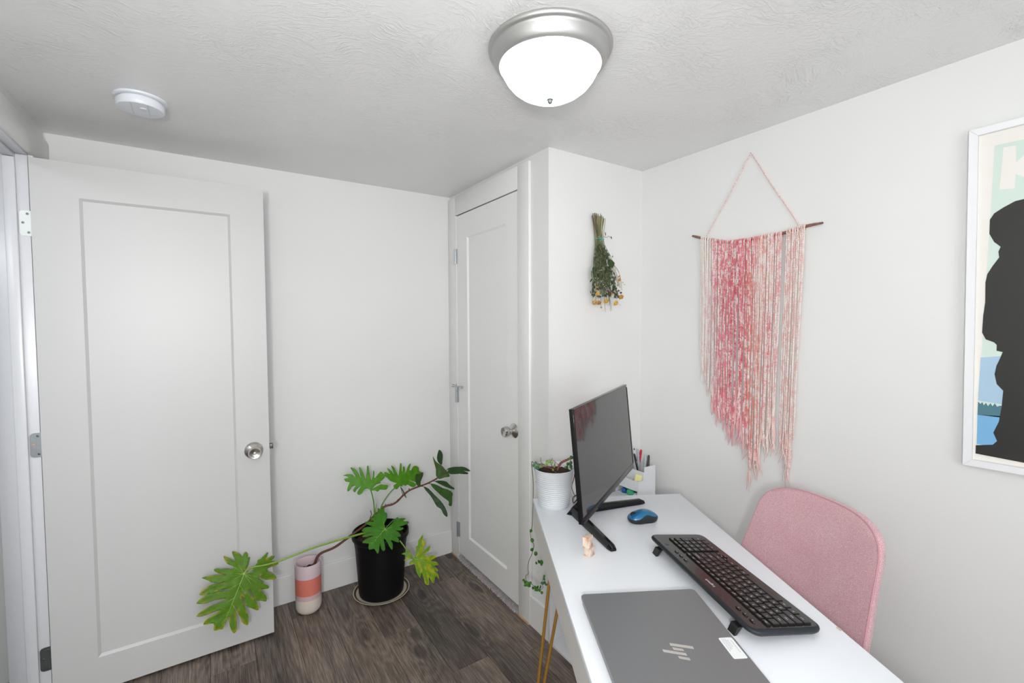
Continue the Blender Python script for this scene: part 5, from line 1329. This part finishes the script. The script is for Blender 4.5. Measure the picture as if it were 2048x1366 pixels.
def flat(name, pts, x, m):
    bm = bmesh.new(); vs = [bm.verts.new(Vector((x, y, z))-FL0) for y, z in pts]
    f = bm.faces.new(vs)
    ex = bmesh.ops.extrude_face_region(bm, geom=[f]); 
    for v in [g for g in ex['geom'] if isinstance(g, bmesh.types.BMVert)]: v.co.x += .00012
    bmesh.ops.triangulate(bm, faces=bm.faces)
    return from_bm(name, bm, m, paper)
def sh(lst):      # re-measured on the poster plane 7.5 mm behind the frame face
    return [(p[1]*1.0041, 1.43+(p[2]-1.43)*1.0041) for p in lst]
PRx = 1.8372; PY1 = -.235
pr3 = sh(G['print']); mint = mat('mint_print', rgb('#cfe0d6'), .6)
flat('print_sky', [(pr3[0][0], pr3[0][1]), (pr3[2][0], pr3[2][1]), (PY1, pr3[2][1]-.004), (PY1, pr3[0][1]-.006)], PRx, mint)
Kc = sh(G['K'])
ks = [Kc[0], Kc[1], (Kc[1][0]-.002, 1.858), (Kc[5][0]-.028, Kc[1][1]-.004), (Kc[5][0]-.058, Kc[1][1]-.004), (Kc[5][0]-.014, 1.842), (Kc[5][0]-.062, Kc[3][1]), (Kc[5][0]-.032, Kc[3][1]), (Kc[1][0]-.002, 1.826), Kc[2], Kc[3]]
flat('printed_letter', ks, PRx-.0002, mat('cream_print', rgb('#e9e6df'), .6))
pl_ = sh(G['poster_lines'])
flat('print_mountains', [pl_[0], pl_[1], (.25, 1.335), (.15, 1.345), (0, 1.33), (-.1, 1.345), (PY1, 1.33), (PY1, 1.15), pl_[2]], PRx-.0002, mat('pale_blue_print', rgb('#a9c6dc'), .6))
tr_ = [pl_[2], pl_[3], pl_[4], pl_[5], pl_[6], pl_[7]]
flat('print_trees', [(a, b) for a, b in [(pl_[2][0], pl_[2][1]-.003), (.351, 1.192), (.3475, 1.1985), (.3445, 1.189), (.340, 1.1965), (.336, 1.188), (.331, 1.197), (.327, 1.189), (.3225, 1.198), (.318, 1.189), (.312, 1.193), (.30, 1.19), (.10, 1.20), (-.10, 1.19), (PY1, 1.2), (PY1, 1.162), (pl_[8][0], pl_[8][1])]], PRx-.0004, mat('teal_print', rgb('#4d7a86'), .6))
flat('print_lake', [pl_[8], pl_[9], (PY1, 1.162), (PY1, 1.07), (pl_[10][0], pl_[10][1])], PRx-.0004, mat('lake_blue_print', rgb('#78b2dd'), .6))
rk = sh(G['rock'])
rest = [(PY1, rk[-1][1]-.004), (PY1, 1.115), (-.20, 1.13), (-.175, 1.19), (-.19, 1.26), (-.17, 1.33), (-.14, 1.36), (-.16, 1.42), (-.17, 1.50), (-.15, 1.58), (-.11, 1.62), (-.12, 1.68), (-.07, 1.73), (0, 1.752), (.10, 1.765), (.20, 1.762)]
flat('print_rock', rk+rest, PRx-.0006, mat('black_print', rgb('#232221'), .5, var=.12, vscale=14))
flat('print_bottom', [(rk[-2][0], rk[-2][1]+.022), (rk[-2][0], rk[-2][1]), (PY1, rk[-1][1]-.004), (PY1, 1.10), (.2, 1.10)], PRx-.0005, mat('black_print', rgb('#232221'), .5))

# --- dried flower bouquet hanging upside down
bq = empty('dried_bouquet', (1.545, 1.596, 1.86)); tag(bq, 'dried flower bouquet with yellow roses hanging upside down on the wall', 'dried flowers')
BL0 = bq.location; rs = random.Random(21)
def bp(a, b, y=1.572): return Vector((1.339+a*.000622+.0016, y, 1.993-b*.0004378))-BL0
STM = [mat('dry_stem_%s' % n_, c, .8, var=.3, vscale=50) for n_, c in (('straw', (.36, .30, .15, 1)), ('green', (.16, .19, .08, 1)), ('olive', (.10, .12, .055, 1)), ('grey', (.16, .18, .13, 1)))]
for k in range(58):
    t = rs.random(); top = rs.uniform(238, 345); ty = 130+rs.uniform(0, 55)+(abs(top-290)*.12)
    if k < 3: top = rs.uniform(345, 372); ty = rs.uniform(150, 210)
    tie = lerp(280, 342, (top-238)/110)+rs.uniform(-5, 5); f_ = (tie-310)/34
    bot = 345+f_*130+rs.uniform(-60, 60); bz = rs.uniform(780, 1040)
    if k > 48: bot = rs.uniform(230, 470); bz = rs.uniform(1050, 1180)
    bot = max(225, min(520, bot)); yb_ = 1.583+rs.uniform(-.012, .008)
    pts = spline([bp(top, ty, yb_), bp(tie, 405, 1.582+rs.uniform(-.006, .006)), bp(lerp(tie, bot, .45), 620, 1.578+rs.uniform(-.014, .006)), bp(bot, bz, 1.578+rs.uniform(-.024, .008))], 5)
    m_ = STM[0] if (k % 3 == 0) else STM[1+k % 3]
    c0 = rs.choice(((.46, .38, .22), (.30, .26, .13), (.16, .19, .08), (.13, .11, .06))); c1 = rs.choice(((.09, .12, .04), (.13, .15, .07), (.12, .12, .06), (.07, .10, .035)))
    tubecol('stem', pts, [lerp(.0020 if k % 2 else .0014, .0007, i/(len(pts)-1)) for i in range(len(pts))], [mixc(c0, c1, max(0, min(1, (i/(len(pts)-1)-.28)*5))) for i in range(len(pts))], bq, 6)
for k in range(5):
    b0 = rs.uniform(480, 560); tube('stem', spline([bp(345, 470), bp(430, 620), bp(520, 760), bp(b0, 880+rs.uniform(-60, 60))], 5), .0005, STM[0], bq, 5)
tm = mat('turquoise_twine', (.05, .50, .46, 1), .7)
bm = bmesh.new()
for p_ in (((280, 385), (310, 395), (345, 405)), ((345, 400), (325, 415), (298, 432)), ((300, 405), (325, 402), (346, 408))):
    add_tube(bm, spline([bp(a, b, 1.568) for a, b in p_], 4), .0011, 6)
add_tube(bm, [bp(312, 405, 1.583)+Vector((.0205*math.cos(R(a)), .0125*math.sin(R(a)), .0015*math.sin(R(a*2)))) for a in range(0, 361, 15)], .0011, 6)
from_bm('twine', bm, tm, bq, smooth=True)
def bleaf(a, b, l, w, ang, c, curl=.3, y=1.566):
    P = bp(a, b, y); d = Vector((math.cos(R(ang)), rs.uniform(-.3, .3), -math.sin(R(ang)))); s = Vector((-math.sin(R(ang)), 0, -math.cos(R(ang)))); nrm = Vector((0, -1, 0))
    bm = bmesh.new(); n = 8; rows_ = []
    for i in range(n+1):
        t = i/n; ww = w*math.sin(PI*min(1, t*.96+.04))**.7
        c_ = P+d*l*(t-.5)+nrm*(curl*l*(t-.5)**2)
        rows_.append([bm.verts.new(c_+s*ww*q+nrm*abs(q)*ww*.5) for q in (-1, -.5, 0, .5, 1)])
    for r0, r1 in zip(rows_, rows_[1:]):
        for i in range(4): bm.faces.new((r0[i], r0[i+1], r1[i+1], r1[i]))
    o = from_bm('leaf', bm, M_LEAF, bq, smooth=True, angle=80); set_col(o, lambda co: (*c, 1)); so = o.modifiers.new('thickness', 'SOLIDIFY'); so.thickness = .0005
DKG = (.045, .085, .030); GG = (.22, .27, .17); OG = (.11, .14, .06)
for a in ((325, 535, .022, .006, 10, GG), (405, 660, .045, .018, 70, DKG), (370, 725, .035, .015, 40, DKG), (330, 735, .036, .011, 50, GG), (405, 778, .034, .011, 20, GG), (245, 665, .016, .006, 20, OG), (232, 740, .030, .010, 90, DKG), (217, 795, .042, .007, 85, GG),
          (320, 965, .045, .010, 55, GG), (262, 320, .020, .004, 80, OG), (355, 350, .018, .003, 60, OG), (415, 380, .014, .004, 70, OG), (265, 520, .016, .005, 30, OG), (385, 560, .022, .005, 40, OG), (430, 580, .010, .005, 0, GG), (280, 620, .030, .006, 80, OG), (300, 800, .03, .007, 70, OG), (440, 650, .02, .006, 20, DKG)):
    bleaf(*a)
for k in range(330):
    t = rs.random()**.8; b = lerp(470, 1015, t); hwd = lerp(30, 135, min(1, t*1.25)); a = lerp(312, 350, t)+rs.uniform(-hwd, hwd)
    bleaf(a, b, rs.uniform(.010, .026), rs.uniform(.0026, .0060), rs.uniform(30, 150), rs.choice((OG, DKG, (.13, .15, .085), (.09, .10, .05))), y=rs.uniform(1.556, 1.580))
tube('curled_sprig', spline([bp(345, 375), bp(380, 378), bp(400, 362), bp(414, 375)], 5), .0009, STM[2], bq, 6)
def bloom(a, b, r, c1, c2, name='rose_bloom', y=1.560, petals=11):
    P = bp(a, b, y); bm = bmesh.new()
    r = r*1.25; ax = Vector((rs.uniform(-.5, .5), -.75, -.45)).normalized(); u = ax.orthogonal().normalized(); v = ax.cross(u)
    for k in range(petals):
        lay = k/petals; th = k*2.4; rr_ = r*lerp(.25, 1, lay); d = u*math.cos(th)+v*math.sin(th); s = ax.cross(d)
        rows_ = []
        for i in range(5):
            t = i/4
            c_ = P+d*rr_*(.35+.55*math.sin(t*1.7))+ax*r*(lerp(.9, .35, lay)*t)
            rows_.append([bm.verts.new(c_+s*q*rr_*.62*math.sin(PI*min(1, .25+t*.62))-d*abs(q)**2*rr_*.35+ax*rs.uniform(-.05, .05)*r) for q in (-1, 0, 1)])
        for r0, r1 in zip(rows_, rows_[1:]):
            for i in range(2): bm.faces.new((r0[i], r0[i+1], r1[i+1], r1[i]))
    o = from_bm(name, bm, M_YARN, bq, smooth=True, angle=80)
    set_col(o, lambda co: (*mixc(c1, c2, max(0, min(1, .5+.9*mnoise.noise(co*160)))), 1))
YL, YD, OR_ = (.80, .50, .055), (.62, .30, .04), (.72, .34, .03)
for a, b, r, c1, c2 in ((255, 978, .0165, (.80, .52, .14), YD), (240, 1075, .0155, (.70, .42, .10), (.85, .62, .25)), (280, 1078, .0130, YD, OR_), (350, 1056, .0155, YL, (.85, .60, .10)), (448, 1074, .0160, YL, YL), (508, 1006, .0155, YL, OR_), (258, 915, .009, YL, YD), (488, 822, .011, OR_, YD), (473, 885, .006, OR_, YL), (410, 978, .008, OR_, YD), (488, 788, .006, OR_, YD), (305, 1130, .0055, (.7, .5, .2), YD)):
    bloom(a, b, r, c1, c2)
for a, b in ((380, 960), (415, 946), (432, 965), (482, 942), (476, 1006), (512, 962), (368, 948), (445, 800)):
    bloom(a, b, .0075, (.10, .025, .06), (.17, .05, .10), 'purple_bloom', 1.560, 7)
bm = bmesh.new()
cl_ = [(240, 830), (290, 745), (300, 855), (325, 885), (345, 962), (350, 915), (270, 1030), (240, 1030), (430, 742), (456, 716), (400, 1012), (430, 1030), (462, 780), (505, 945), (255, 1040), (295, 1000), (285, 1055), (370, 1030), (395, 1090), (338, 1165), (372, 1150), (420, 1110), (470, 1100), (504, 1098), (440, 690), (480, 845), (268, 832), (355, 975), (382, 1100), (550, 880), (536, 850)]
for a, b in cl_:
    for k in range(4):
        P = bp(a+rs.uniform(-14, 14), b+rs.uniform(-9, 9), 1.556+rs.uniform(0, .01))
        r = rs.uniform(.0016, .0032) if b < 1085 else .0014
        g = bmesh.ops.create_icosphere(bm, subdivisions=1, radius=r); bmesh.ops.scale(bm, vec=(1.2, 1, .7), verts=g['verts']); bmesh.ops.translate(bm, vec=P, verts=g['verts'])
tag(from_bm('white_florets', bm, mat('off_white_floret', (.62, .56, .46, 1), .8, var=.3, vscale=90), bq, smooth=True), kind='stuff')
